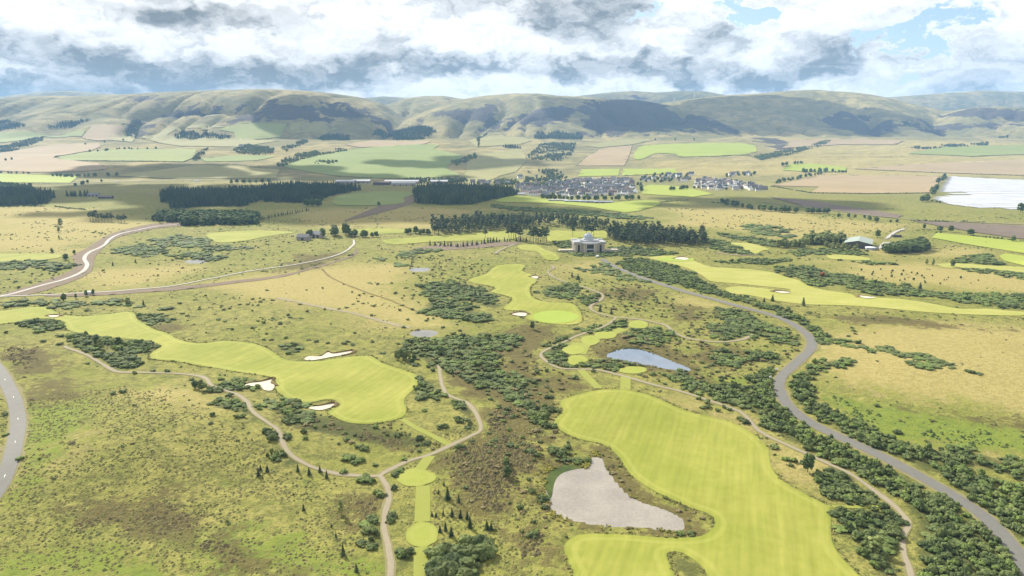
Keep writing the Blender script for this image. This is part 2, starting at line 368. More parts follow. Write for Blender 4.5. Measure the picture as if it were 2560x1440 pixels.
FIELDS = [  # polygon, material, name, label-free structure
 ([(2328, 595), (2342, 583), (2620, 611), (2620, 645), (2433, 614)], 'f_lime', 'grass_field'),
 ([(2497, 641), (2514, 634), (2620, 650), (2620, 680), (2511, 653)], 'f_lime', 'grass_field'),
 ([(1927, 465), (2047, 438), (2349, 440), (2344, 461), (2328, 482), (2170, 484), (2029, 482), (2047, 468)], 'f_tan', 'stubble_field'),
 ([(2138, 423), (2258, 412), (2620, 398), (2620, 441), (2363, 433)], 'f_tan', 'stubble_field'),
 ([(2279, 553), (2620, 565), (2620, 607), (2433, 581)], 'f_brown', 'ploughed_field'),
 ([(1924, 493), (2029, 503), (2258, 539), (2240, 546), (2012, 517)], 'f_brown', 'ploughed_field'),
 ([(1585, 398), (1595, 370), (1650, 362), (1850, 358), (1892, 373), (1864, 387), (1710, 393), (1690, 386), (1640, 384), (1610, 397)], 'f_lime', 'grass_field'),
 ([(1444, 442), (1455, 424), (1550, 423), (1546, 440)], 'f_lime', 'grass_field'),
 ([(1558, 423), (1687, 423), (1694, 433), (1555, 440)], 'f_lime', 'grass_field'),
 ([(1955, 426), (1969, 412), (2029, 409), (2117, 419), (2114, 430), (2012, 430)], 'f_lime', 'grass_field'),
 ([(1605, 470), (1624, 463), (1660, 464), (1720, 470), (1783, 486), (1730, 493), (1660, 489), (1605, 485)], 'f_lime', 'grass_field'),
 ([(1237, 504), (1290, 489), (1377, 500), (1500, 510), (1588, 502), (1652, 505), (1634, 518), (1564, 532), (1483, 519), (1377, 509), (1307, 507)], 'f_lime', 'grass_field'),
 ([(830, 505), (850, 490), (938, 480), (1026, 481), (1036, 486), (1008, 496), (1012, 507), (955, 514), (850, 514)], 'f_green', 'grass_field'),
 ([(714, 412), (800, 388), (900, 372), (1000, 363), (1100, 363), (1085, 372), (1150, 388), (1155, 398), (1125, 410), (1120, 425), (1150, 440), (1000, 447), (840, 440), (720, 420)], 'f_green', 'grass_field'),
 ([(148, 394), (193, 384), (281, 375), (492, 373), (485, 394), (457, 405), (316, 403), (151, 401)], 'f_green2', 'grass_field'),
 ([(-60, 384), (0, 384), (105, 366), (246, 359), (229, 377), (141, 391), (148, 398), (246, 409), (267, 423), (141, 431), (-60, 423)], 'f_tan', 'stubble_field'),
 ([(-60, 435), (0, 435), (193, 442), (176, 458), (-60, 458)], 'f_lime', 'grass_field'),
 ([(1955, 371), (1980, 350), (2140, 347), (2260, 352), (2240, 362), (2100, 362)], 'f_tan', 'stubble_field'),
 ([(2270, 385), (2350, 368), (2620, 362), (2620, 386), (2430, 392)], 'f_green2', 'grass_field'),
 ([(260, 350), (310, 322), (340, 335), (330, 356)], 'f_pale', 'pasture'),
 ([(360, 350), (430, 338), (620, 348), (700, 352), (600, 368), (450, 366)], 'f_pale', 'pasture'),
 ([(1150, 470), (1170, 392), (1300, 372), (1320, 400), (1290, 430), (1250, 440)], 'f_pale', 'pasture'),
 ([(-60, 345), (100, 335), (215, 325), (205, 342), (110, 341), (60, 352), (-60, 364)], 'f_green2', 'pasture'), ([(205, 345), (232, 314), (312, 320), (300, 346), (250, 353)], 'f_tan', 'pasture'), ([(352, 345), (420, 321), (520, 311), (560, 319), (440, 324), (402, 346)], 'f_pale', 'pasture'),
 ([(585, 332), (545, 325), (600, 309), (718, 311), (700, 344), (592, 352)], 'f_green2', 'pasture'), ([(722, 344), (727, 309), (800, 306), (850, 321), (795, 335)], 'f_pale', 'pasture'), ([(500, 396), (600, 388), (690, 392), (640, 402), (515, 405)], 'f_green', 'pasture'), ([(280, 440), (500, 413), (700, 424), (690, 446), (450, 448)], 'f_pale', 'pasture'),
 ([(860, 362), (930, 352), (1080, 354), (1060, 361), (900, 369)], 'f_tan', 'pasture'), ([(1170, 352), (1260, 337), (1330, 352), (1300, 362), (1190, 368)], 'f_pale', 'pasture'), ([(1460, 365), (1560, 348), (1640, 350), (1580, 362), (1500, 370)], 'f_pale', 'pasture'),
 ([(1440, 415), (1500, 372), (1580, 365), (1570, 398), (1560, 415)], 'f_tan', 'stubble_field'),
]
FLEECE = [(2374, 441), (2560, 451), (2700, 458), (2700, 530), (2560, 525), (2433, 519), (2363, 510), (2336, 499)]

# scrub and bush regions: polygon, spacing in metres, bush height range, where-label
GORSE = [
 ([(1590, 648), (1640, 655), (1720, 680), (1760, 705), (1800, 725), (1850, 745), (1900, 758), (1960, 775), (2010, 795), (2040, 830), (2060, 850), (2038, 848), (2006, 815), (1950, 785), (1880, 762), (1800, 738), (1740, 722), (1660, 705), (1600, 685), (1545, 660)], 3.4, (1.6, 2.8), 'in the belt above the upper grey road'),
 ([(1985, 950), (2010, 935), (2030, 990), (2060, 1020), (2110, 1055), (2200, 1095), (2300, 1120), (2330, 1145), (2370, 1170), (2450, 1205), (2600, 1240), (2600, 1440), (2560, 1370), (2500, 1300), (2430, 1240), (2350, 1190), (2250, 1145), (2150, 1098), (2070, 1058), (2015, 1025), (1980, 990)], 3.0, (1.5, 3.0), 'in the belt between grey road and straw field'),
 ([(2330, 1128), (2420, 1130), (2600, 1175), (2600, 1200), (2450, 1165)], 3.2, (1.4, 2.4), 'in the straw field beyond the roadside belt'),
 ([(1880, 950), (1930, 930), (1925, 980), (1942, 1015), (1990, 1060), (2070, 1100), (2170, 1150), (2245, 1185), (2335, 1235), (2405, 1285), (2470, 1345), (2535, 1450), (2310, 1450), (2295, 1390), (2297, 1310), (2265, 1255), (2205, 1215), (2135, 1170), (2060, 1133), (1970, 1095), (1905, 1055), (1875, 1020), (1830, 1003), (1780, 988), (1800, 965), (1880, 985)], 2.9, (1.5, 3.0), 'in the thick belt between gravel path and grey road'),
 ([(2110, 1160), (2060, 1170), (2040, 1190), (2060, 1220), (2110, 1245), (2190, 1258), (2170, 1230), (2130, 1195)], 3.0, (1.4, 2.6), 'between the big fairway and the gravel path'),
 ([(2100, 1275), (2200, 1278), (2245, 1310), (2235, 1380), (2245, 1450), (2200, 1450), (2180, 1380), (2120, 1330), (2090, 1300)], 3.3, (1.4, 2.6), 'below the mown crossing by the big fairway'),
 ([(1050, 850), (1130, 838), (1250, 840), (1290, 850), (1250, 870), (1180, 870), (1250, 900), (1250, 930), (1340, 950), (1380, 960), (1300, 980), (1330, 1010), (1340, 1040), (1290, 1010), (1230, 965), (1170, 940), (1110, 930), (1060, 900), (980, 880), (1000, 865)], 4.0, (1.3, 2.6), 'in the central thicket between the fairways'),
 ([(1330, 1040), (1360, 1025), (1372, 1080), (1345, 1095)], 3.0, (1.4, 2.6), 'on the brown heath left of the big fairway'),
 ([(1050, 715), (1130, 705), (1200, 720), (1230, 735), (1250, 760), (1230, 770), (1190, 755), (1130, 745), (1060, 735)], 4.6, (1.4, 2.6), 'left of the central fairway'),
 ([(1080, 750), (1170, 765), (1220, 800), (1180, 805), (1110, 790), (1060, 775)], 4.6, (1.4, 2.8), 'left of the round putting green'),
 ([(1360, 715), (1430, 712), (1450, 730), (1420, 745), (1370, 740)], 4.5, (1.3, 2.4), 'right of the central fairway'),
 ([(1450, 750), (1500, 738), (1505, 750), (1460, 758)], 4.0, (1.3, 2.4), 'inside the upper path bend'),
 ([(1360, 885), (1380, 862), (1420, 860), (1410, 880), (1425, 905), (1435, 916), (1400, 916), (1375, 905)], 3.4, (1.3, 2.4), 'between path bend and chain of tees'),
 ([(1400, 850), (1430, 836), (1455, 826), (1460, 832), (1430, 845), (1405, 856)], 3.4, (1.2, 2.0), 'along the upper path'),
 ([(1500, 815), (1530, 803), (1570, 815), (1545, 830), (1510, 830)], 4.0, (1.3, 2.4), 'beside the path fork'),
 ([(1575, 825), (1640, 815), (1690, 830), (1700, 850), (1690, 870), (1640, 862), (1590, 850)], 4.2, (1.3, 2.6), 'above the blue pond'),
 ([(1475, 905), (1540, 905), (1585, 918), (1540, 925), (1480, 918)], 3.6, (1.3, 2.2), 'below the blue pond'),
 ([(1620, 922), (1690, 940), (1720, 960), (1780, 985), (1870, 1012), (1870, 1030), (1800, 1005), (1730, 985), (1650, 955)], 3.4, (1.2, 2.4), 'between the blue pond and the gravel path'),
 ([(1780, 770), (1840, 780), (1900, 800), (1960, 825), (2005, 850), (1990, 868), (1930, 850), (1880, 840), (1830, 800), (1780, 795)], 4.6, (1.3, 2.4), 'inside the bend of the grey road'),
 ([(1770, 818), (1830, 815), (1875, 835), (1850, 848), (1790, 842)], 4.2, (1.1, 2.0), 'inside the looping path'),
 ([(1870, 888), (1920, 883), (1970, 905), (1930, 914), (1880, 905)], 3.8, (1.8, 3.0), 'left of the grey road bend'),
 ([(1800, 882), (1835, 885), (1840, 908), (1805, 905)], 4.4, (1.4, 2.6), 'right of the blue pond'),
 ([(2040, 850), (2100, 850), (2150, 860), (2150, 866), (2090, 862), (2045, 862)], 4.5, (1.3, 2.2), 'right of the grey road bend'),
 ([(2015, 930), (2080, 912), (2130, 920), (2140, 930), (2080, 930), (2030, 945)], 4.2, (1.3, 2.4), 'on the edge of the straw field'),
 ([(2120, 872), (2220, 888), (2330, 915), (2470, 955), (2470, 962), (2320, 925), (2200, 898)], 5.5, (1.0, 1.9), 'in the thin hedge across the straw field'),
 ([(1975, 662), (2030, 665), (2110, 690), (2150, 705), (2220, 715), (2300, 725), (2370, 735), (2450, 735), (2620, 750), (2620, 780), (2480, 765), (2400, 755), (2320, 745), (2230, 740), (2150, 730), (2090, 720), (2020, 705), (1960, 685), (1930, 675), (1950, 668)], 5.5, (1.6, 3.2), 'beyond the long far fairway'),
 ([(1810, 655), (1860, 645), (1970, 650), (1900, 660), (1830, 665)], 5.5, (1.6, 3.0), 'behind the forked fairway'),
 ([(2090, 650), (2200, 655), (2280, 662), (2200, 665), (2120, 657)], 6, (1.6, 3.0), 'in front of the barn copse'),
 ([(2390, 645), (2470, 640), (2510, 655), (2480, 662), (2400, 655)], 6, (1.6, 3.2), 'by the bright right-hand field'),
 ([(2390, 670), (2480, 678), (2620, 690), (2620, 702), (2500, 690), (2420, 682)], 6, (1.4, 2.6), 'beside the straw strip'),
 ([(1990, 626), (2080, 623), (2160, 630), (2140, 640), (2050, 640), (1990, 638)], 6, (1.6, 3.0), 'before the green-roofed barn'),
 ([(1775, 600), (1830, 612), (1880, 635), (1830, 635), (1780, 620)], 6, (1.6, 3.0), 'beside the small green right of the pines'),
 ([(1800, 585), (1900, 598), (1930, 615), (1870, 605)], 6.5, (1.6, 3.0), 'beyond the small green'),
 ([(1390, 628), (1430, 636), (1500, 640), (1540, 636), (1560, 640), (1500, 646), (1440, 644)], 4.6, (1.4, 2.6), 'below the domed clubhouse'),
 ([(1525, 622), (1600, 618), (1680, 632), (1640, 642), (1560, 640)], 5, (1.6, 3.0), 'right of the domed clubhouse'),
 ([(1390, 607), (1420, 604), (1432, 615), (1400, 618)], 5, (2.0, 3.4), 'left of the domed clubhouse'),
 ([(150, 838), (240, 835), (300, 850), (380, 858), (398, 868), (370, 882), (320, 883), (270, 865), (180, 850)], 3.6, (1.4, 2.8), 'in the thicket below the left fairway'),
 ([(172, 862), (215, 880), (280, 915), (292, 922), (350, 903), (300, 888), (250, 873), (200, 860)], 3.8, (1.3, 2.4), 'along the left gravel path'),
 ([(40, 806), (80, 800), (150, 805), (165, 825), (110, 828)], 3.8, (1.4, 2.6), 'at the head of the left fairway'),
 (ellipse(388, 797, 33, 10), 3.6, (1.2, 2.0), 'in the round patch above the left fairway'),
 (ellipse(733, 868, 32, 12), 4.4, (1.3, 2.4), 'above the middle of the left fairway'),
 ([(540, 1035), (570, 1018), (620, 1025), (660, 1058), (600, 1052)], 2.9, (1.2, 2.0), 'on the hillside left of the gravel path'),
 ([(598, 962), (650, 968), (650, 985), (612, 985)], 3.5, (1.2, 2.2), 'between the path and the pronged bunker'),
 ([(505, 975), (560, 962), (600, 985), (590, 1003), (545, 992)], 3.8, (1.3, 2.4), 'around the path bend on the left'),
 ([(672, 1092), (694, 1098), (712, 1140), (740, 1162), (725, 1168), (695, 1135)], 2.4, (1.2, 2.2), 'hedging the gravel path on the left hill'),
 ([(695, 1010), (720, 1018), (740, 1040), (725, 1060), (705, 1040)], 4.0, (1.2, 2.4), 'below the crescent bunker'),
 ([(1030, 950), (1085, 955), (1095, 985), (1060, 1000), (1035, 975)], 3.4, (1.3, 2.4), 'between the left fairway and the path'),
 ([(1130, 1005), (1170, 1015), (1182, 1035), (1150, 1030)], 2.8, (1.2, 2.0), 'inside the path bend left of the heath'),
 ([(1155, 1065), (1190, 1060), (1195, 1075), (1165, 1082)], 2.8, (1.2, 2.2), 'at the path junction corner'),
 ([(915, 1310), (950, 1295), (962, 1340), (968, 1365), (930, 1360)], 3.0, (1.3, 2.6), 'left of the path below the junction'),
 ([(990, 1385), (1030, 1375), (1035, 1400), (1005, 1420)], 3.0, (1.3, 2.4), 'right of the path by the round tee'),
 ([(1672, 1388), (1705, 1390), (1740, 1412), (1755, 1440), (1720, 1440), (1685, 1420)], 3.2, (1.0, 1.8), 'on the rough island in the fairway'),
 ([(1380, 1125), (1420, 1132), (1440, 1150), (1400, 1150)], 3.2, (1.2, 2.2), 'above the grey pond'),
 ([(290, 620), (350, 612), (420, 625), (380, 640), (300, 632)], 7, (1.4, 2.8), 'beside the pale looping track'),
 ([(430, 640), (520, 630), (590, 645), (520, 655)], 7, (1.4, 2.8), 'between the two tracks'),
 ([(380, 600), (450, 585), (540, 610), (660, 622), (560, 630), (440, 615)], 9, (1.4, 2.8), 'left of the grey farm'),
 ([(-30, 655), (80, 650), (160, 665), (140, 675), (-30, 674)], 6.5, (1.4, 2.8), 'left of the pale track'),
 ([(-30, 755), (130, 752), (200, 762), (60, 768), (-30, 768)], 6, (1.2, 2.4), 'behind the left green'),
 ([(220, 760), (300, 748), (400, 770), (330, 772)], 7, (1.2, 2.6), 'above the left fairway'),
 ([(880, 640), (980, 650), (1050, 668), (1020, 672), (930, 655)], 7, (1.2, 2.4), 'along the ditch by the small pond'),
 ([(980, 630), (1070, 622), (1090, 630), (1010, 640)], 7, (1.3, 2.6), 'beyond the small pond'),
 ([(1520, 660), (1600, 690), (1680, 712), (1600, 705), (1450, 680), (1400, 675), (1450, 668)], 7, (1.2, 2.2), 'below the clubhouse road'),
 ([(1230, 512), (1330, 520), (1500, 530), (1640, 545), (1600, 550), (1400, 535), (1240, 522)], 9, (1.8, 3.6), 'beyond the pine belt'),
 ([(1060, 900), (1250, 860), (1400, 900), (1400, 1100), (1330, 1130), (1230, 1000), (1130, 960)], 5.0, (0.8, 2.0), 'on the central heath'),
 ([(1450, 840), (1760, 820), (1900, 900), (1880, 1000), (1700, 960), (1500, 920)], 5.6, (0.8, 1.9), 'around the blue pond'),
 ([(700, 1020), (1000, 1080), (1100, 1120), (900, 1110), (740, 1070)], 4.4, (0.7, 1.6), 'below the left fairway'),
 ([(1380, 1120), (1540, 1130), (1600, 1240), (1740, 1280), (1760, 1335), (1560, 1328), (1400, 1305), (1350, 1200)], 3.9, (0.5, 1.2), 'around the grey pond'),
 ([(1420, 680), (1680, 730), (1780, 800), (1560, 790), (1460, 740)], 7.0, (0.8, 1.9), 'between the upper path and the road'),
 ([(1000, 640), (1240, 650), (1180, 705), (1050, 710)], 8.0, (0.8, 2.0), 'beyond the central fairway'),
 ([(1100, 1110), (1180, 1090), (1330, 1130), (1370, 1200), (1350, 1330), (1250, 1330), (1130, 1200)], 5.0, (0.6, 1.5), 'on the brown heath'),
 ([(1840, 770), (2000, 840), (1990, 900), (1880, 940), (1760, 860), (1700, 790)], 5.5, (0.8, 1.8), 'between the looping path and the road'),
 ([(1900, 560), (2000, 575), (1950, 590), (1850, 575)], 14, (1.6, 3.2), 'on the far straw slope'),
]
HEATH = [
 [(1110, 1130), (1180, 1095), (1225, 1000), (1300, 1000), (1330, 1100), (1360, 1150), (1300, 1200), (1290, 1280), (1240, 1300), (1180, 1270), (1150, 1220), (1100, 1170)],
 [(1240, 830), (1330, 810), (1400, 830), (1350, 870), (1320, 960), (1260, 960), (1240, 900), (1160, 880)],
 [(160, 1285), (300, 1245), (450, 1250), (520, 1290), (480, 1330), (380, 1350), (300, 1320), (180, 1340)],
 [(100, 950), (180, 940), (190, 990), (130, 1015), (60, 1000)], [(0, 862), (100, 870), (150, 930), (60, 940), (0, 905)],
 [(450, 1370), (540, 1345), (650, 1400), (760, 1450), (610, 1450), (560, 1390)],
 [(700, 1025), (800, 1055), (900, 1078), (1080, 1110), (1000, 1122), (850, 1095), (740, 1062)],
 [(1680, 760), (1760, 770), (1760, 805), (1690, 805)], [(1560, 835), (1740, 880), (1760, 950), (1860, 1000), (1780, 970), (1660, 940), (1500, 905), (1480, 870)],
 [(1300, 1330), (1390, 1325), (1360, 1400), (1285, 1415)], [(2050, 790), (2200, 787), (2500, 826), (2400, 822), (2150, 810)],
 [(2280, 1030), (2400, 1050), (2600, 1085), (2600, 1062), (2450, 1045)], [(1660, 730), (1560, 715), (1480, 735), (1600, 760)],
 [(750, 640), (870, 635), (800, 670), (690, 680)], [(1100, 880), (1240, 930), (1330, 960), (1400, 930), (1480, 960), (1390, 1000), (1380, 1120), (1300, 1080), (1200, 1010), (1120, 960)], [(880, 1250), (940, 1240), (950, 1310), (900, 1320)], [(1840, 930), (1700, 900), (1760, 860), (1880, 880)], [(380, 815), (440, 800), (470, 820), (420, 830)],
 [(1345, 1150), (1500, 1120), (1550, 1160), (1640, 1230), (1740, 1290), (1750, 1340), (1600, 1330), (1420, 1320), (1360, 1260)],
]
LUSH = [
 [(2070, 985), (2150, 1010), (2300, 1030), (2600, 1075), (2600, 1135), (2350, 1112), (2200, 1082), (2100, 1042)],
 [(60, 1010), (200, 1010), (230, 1060), (120, 1180), (40, 1260), (80, 1150)], [(400, 1330), (700, 1330), (900, 1440), (500, 1450)],
 [(1740, 940), (1880, 955), (1860, 985), (1780, 975)], [(0, 1400), (300, 1360), (420, 1450), (0, 1450)],
 [(1700, 920), (1760, 925), (1770, 950), (1720, 945)],
]
STRAW = [
 [(2060, 870), (2160, 800), (2620, 830), (2620, 1045), (2300, 1012), (2100, 965), (2050, 925)],
 [(2040, 650), (2300, 660), (2620, 690), (2620, 735), (2300, 717), (2150, 690)], [(-60, 520), (150, 515), (400, 560), (300, 580), (100, 640), (-60, 620)],
 [(540, 705), (800, 660), (1000, 660), (1010, 740), (1150, 820), (1000, 815), (800, 765), (600, 735)], [(150, 700), (250, 672), (480, 670), (440, 705), (250, 725)],
 [(1650, 520), (1900, 515), (2100, 550), (2250, 560), (2100, 610), (1850, 580), (1700, 560)], [(1480, 660), (1560, 685), (1500, 695), (1420, 670)],
 [(1600, 400), (1900, 400), (1960, 345), (2300, 350), (2620, 360), (2620, 440), (1900, 440), (1650, 440)], [(1690, 740), (1800, 760), (1780, 770), (1700, 760)],
 [(330, 990), (500, 985), (520, 1020), (380, 1030)], [(60, 1170), (160, 1140), (150, 1190), (60, 1220)], [(2030, 600), (2330, 640), (2420, 640), (2400, 620), (2200, 640)],
 [(700, 530), (1000, 515), (1200, 525), (1080, 570), (800, 570)], [(2300, 1120), (2600, 1150), (2600, 1180), (2400, 1140)], [(2060, 1200), (2000, 1180), (1960, 1130), (2060, 1170)],
 [(1680, 1010), (1800, 1030), (1870, 1060), (1850, 1040), (1750, 1005)],
]
MOOR = [   # dark heather on the hills
 [(580, 300), (640, 282), (700, 262), (780, 263), (800, 300), (740, 304), (640, 302)], [(805, 264), (850, 262), (895, 275), (960, 300), (880, 305), (812, 296)],
 [(390, 282), (480, 270), (560, 275), (500, 290), (400, 296)], [(600, 262), (680, 248), (700, 256), (640, 268)],
 [(1050, 300), (1120, 270), (1230, 264), (1240, 288), (1290, 300), (1240, 322), (1150, 318)], [(1280, 310), (1320, 280), (1400, 268), (1460, 275), (1420, 300), (1340, 318)],
 [(1440, 275), (1520, 252), (1600, 250), (1660, 268), (1760, 292), (1840, 318), (1780, 330), (1600, 334), (1450, 330), (1440, 300)],
 [(2060, 300), (2100, 278), (2160, 285), (2240, 315), (2240, 335), (2150, 335), (2080, 320)], [(2370, 290), (2420, 275), (2490, 270), (2620, 276), (2620, 312), (2500, 308), (2420, 304)],
 [(2290, 330), (2330, 318), (2480, 322), (2400, 328)], [(340, 240), (390, 238), (380, 250), (345, 250)],
 [(1900, 345), (1960, 352), (1990, 372), (1960, 374)], [(325, 300), (345, 290), (352, 330), (340, 350), (318, 340)],
]
BARE = [
 [(457, 557), (380, 560), (310, 575), (262, 592), (215, 622), (180, 640), (190, 665), (150, 690), (60, 720), (0, 738), (60, 740), (170, 708), (228, 680), (235, 650), (250, 628), (290, 596), (350, 580), (400, 570), (470, 564)],
 [(885, 622), (880, 640), (740, 680), (600, 700), (500, 712), (440, 716), (300, 728), (100, 738), (200, 742), (420, 728), (560, 712), (720, 690), (860, 650), (895, 635)],
 [(1040, 620), (1160, 608), (1290, 605), (1290, 612), (1180, 622), (1050, 628)], [(1005, 492), (1040, 485), (1045, 500), (980, 525), (860, 555), (900, 535)],
]

# ------------------------------------------------------------------ materials
MATS = {}


def mat(name):
    m = bpy.data.materials.new(name); m.use_nodes = True; MATS[name] = m
    n = NT(m.node_tree); b = m.node_tree.nodes['Principled BSDF']
    return m, n, b


def geo_pos(n): return n.new('ShaderNodeNewGeometry').outputs['Position']


def simple(name, colr, rough=0.8, spec=0.2, var=0.15, scale=0.4, metal=0.0, obj_var=0.0, bump=0.0):
    m, n, b = mat(name)
    pos = geo_pos(n); c = n.mix(n.noise(pos, scale, 4.0), [q * (1 - var) for q in colr], [min(1, q * (1 + var)) for q in colr])
    if obj_var:
        r = n.new('ShaderNodeObjectInfo').outputs['Random']
        c = n.mix(1.0, c, n.mix(r, (1 - obj_var,) * 3, (1 + obj_var,) * 3), 'MULTIPLY')
    n.put(b.inputs['Base Color'], c); b.inputs['Roughness'].default_value = rough
    b.inputs['Specular IOR Level'].default_value = spec; b.inputs['Metallic'].default_value = metal
    if bump:
        bp = n.new('ShaderNodeBump'); bp.inputs['Strength'].default_value = 1.0; bp.inputs['Distance'].default_value = bump
        n.put(bp.inputs['Height'], n.noise(pos, scale * 6, 4.0)); n.l.new(bp.outputs[0], b.inputs['Normal'])
    return m


def field(name, a, b_, scale=0.02, stripes=0.0, sdir=(1, 0.3), period=12.0, bump=0.0, rim=None):
    a, b_ = [q * 0.80 for q in a], [q * 0.80 for q in b_]
    m, n, b = mat(name); pos = geo_pos(n)
    f = n.m('ADD', n.m('MULTIPLY', n.noise(pos, scale, 5.0, 0.6), 0.7), n.m('MULTIPLY', n.noise(pos, scale * 9, 3.0), 0.3))
    c = n.mix(n.step(f, 0.34, 0.66), a, b_)
    if bump:
        sL = math.hypot(*sdir); al = n.vm('DOT_PRODUCT', pos, (-sdir[1] / sL, sdir[0] / sL, 0)); ac = n.vm('DOT_PRODUCT', pos, (sdir[0] / sL, sdir[1] / sL, 0))
        cc = n.new('ShaderNodeCombineXYZ'); n.put(cc.inputs[0], n.m('MULTIPLY', al, 0.018)); n.put(cc.inputs[1], n.m('MULTIPLY', ac, 0.30))
        c = n.mix(1.0, c, n.mix(n.noise(cc.outputs[0], 1.0, 4.0, 0.6), (0.66, 0.70, 0.58), (1.32, 1.28, 1.45)), 'MULTIPLY')
    if stripes:
        wv_ = n.new('ShaderNodeTexWave', wave_type='BANDS', bands_direction='X')
        L = math.hypot(*sdir); q = n.vm('DOT_PRODUCT', pos, (sdir[0] / L, sdir[1] / L, 0))
        cx = n.new('ShaderNodeCombineXYZ'); n.put(cx.inputs[0], n.m('ADD', q, n.m('MULTIPLY', n.noise(pos, 0.03, 2.0), 5.0)))
        n.put(wv_.inputs['Vector'], cx.outputs[0]); n.put(wv_.inputs['Scale'], 6.28 / period / 20 * 3.18)
        amt = n.m('MULTIPLY', n.m('SUBTRACT', wv_.outputs['Fac'], 0.5), stripes * 2)
        c = n.mix(1.0, c, n.mix(n.m('ADD', amt, 0.5), (0.82, 0.82, 0.82), (1.18, 1.18, 1.18)), 'MULTIPLY')
    if rim:
        e = n.attr('edge'); r1 = n.m('MULTIPLY', n.step(e, rim[0], rim[0] + 0.7), n.step(e, rim[1] + .7, rim[1]))
        c = n.mix(n.m('MULTIPLY', r1, rim[2]), c, rim[3])
        c = n.mix(n.m('MULTIPLY', n.step(e, 1.2, 0.0), 0.55), c, rim[4])
    n.put(b.inputs['Base Color'], c); b.inputs['Roughness'].default_value = 0.9; b.inputs['Specular IOR Level'].default_value = 0.12
    if bump:
        bp = n.new('ShaderNodeBump'); bp.inputs['Strength'].default_value = 0.7; bp.inputs['Distance'].default_value = bump
        n.put(bp.inputs['Height'], n.noise(pos, 0.9, 4.0)); n.l.new(bp.outputs[0], b.inputs['Normal'])
    return m


G_A, G_B = (0.225, 0.252, 0.034), (0.305, 0.305, 0.058)
RIM = (2.2, 4.2, 0.35, (0.28, 0.285, 0.065), (0.14, 0.17, 0.028))
field('fairway', G_A, G_B, 0.022, 0.045, (1, -0.35), 9.0, 0.06, RIM)
field('fairway_pale', (0.31, 0.32, 0.065), (0.37, 0.36, 0.10), 0.03, 0.10, (0.25, 1), 10.0, 0.06, RIM)
field('green', (0.27, 0.35, 0.05), (0.30, 0.37, 0.06), 0.05, 0.06, (1, 0.4), 4.0)
field('tee', (0.255, 0.29, 0.045), (0.30, 0.32, 0.065), 0.06, 0.05, (1, 0.0), 4.0, 0.0, (1.0, 2.4, 0.25, (0.26, 0.25, 0.08), (0.19, 0.20, 0.045)))
field('f_lime', (0.27, 0.33, 0.045), (0.31, 0.35, 0.06), 0.006, 0.03, (0.4, 1), 30)
field('f_green', (0.185, 0.235, 0.062), (0.225, 0.265, 0.075), 0.005, 0.03, (1, .3), 40)
field('f_green2', (0.21, 0.245, 0.062), (0.25, 0.275, 0.075), 0.005, 0.03, (1, .3), 40)
field('f_tan', (0.31, 0.235, 0.125), (0.36, 0.275, 0.15), 0.004, 0.03, (1, .2), 24)
field('f_pale', (0.25, 0.24, 0.085), (0.30, 0.275, 0.105), 0.006)
field('f_brown', (0.15, 0.115, 0.085), (0.20, 0.15, 0.105), 0.006, 0.05, (0.3, 1), 14)
field('fleece', (0.40, 0.42, 0.44), (0.52, 0.52, 0.53), 0.02, 0.25, (0.12, -1), 22)
simple('sand', (0.47, 0.41, 0.325), 0.95, 0.1, 0.10, 0.6, bump=0.05)
simple('asphalt', (0.122, 0.118, 0.103), 0.85, 0.3, 0.16, 0.35)
simple('gravel', (0.235, 0.205, 0.142), 0.95, 0.1, 0.15, 0.7)
simple('concrete_track', (0.34, 0.32, 0.285), 0.9, 0.2, 0.12, 0.2)
simple('paint', (0.75, 0.75, 0.72), 0.7)
simple('verge', (0.175, 0.158, 0.07), 0.95, 0.1, 0.25, 0.3)
simple('old_track', (0.225, 0.195, 0.12), 0.95, 0.1, 0.2, 0.2)
simple('earth', (0.15, 0.115, 0.078), 0.95, 0.1, 0.22, 0.08, bump=0.3)
simple('lip', (0.16, 0.125, 0.045), 0.95, 0.1, 0.35, 0.8, bump=0.3)


def foliage(name, a, b_, scale=0.9, obj_var=0.22, transl=0.0):
    m, n, b = mat(name); pos = geo_pos(n)
    f = n.m('ADD', n.m('MULTIPLY', n.noise(pos, scale, 4.0, 0.6), 0.6), n.m('MULTIPLY', n.noise(pos, scale * 0.11, 2.0), 0.4))
    c = n.mix(n.step(f, 0.36, 0.64), a, b_)
    r = n.new('ShaderNodeObjectInfo').outputs['Random']
    c = n.mix(1.0, c, n.mix(r, (1 - obj_var,) * 3, (1 + obj_var, 1 + obj_var, 1 + obj_var * 0.6)), 'MULTIPLY')
    n.put(b.inputs['Base Color'], c); b.inputs['Roughness'].default_value = 0.85; b.inputs['Specular IOR Level'].default_value = 0.15
    bp = n.new('ShaderNodeBump'); bp.inputs['Strength'].default_value = 0.9; bp.inputs['Distance'].default_value = 0.35
    n.put(bp.inputs['Height'], n.noise(pos, 2.6, 4.0, 0.65)); n.l.new(bp.outputs[0], b.inputs['Normal'])
    return m


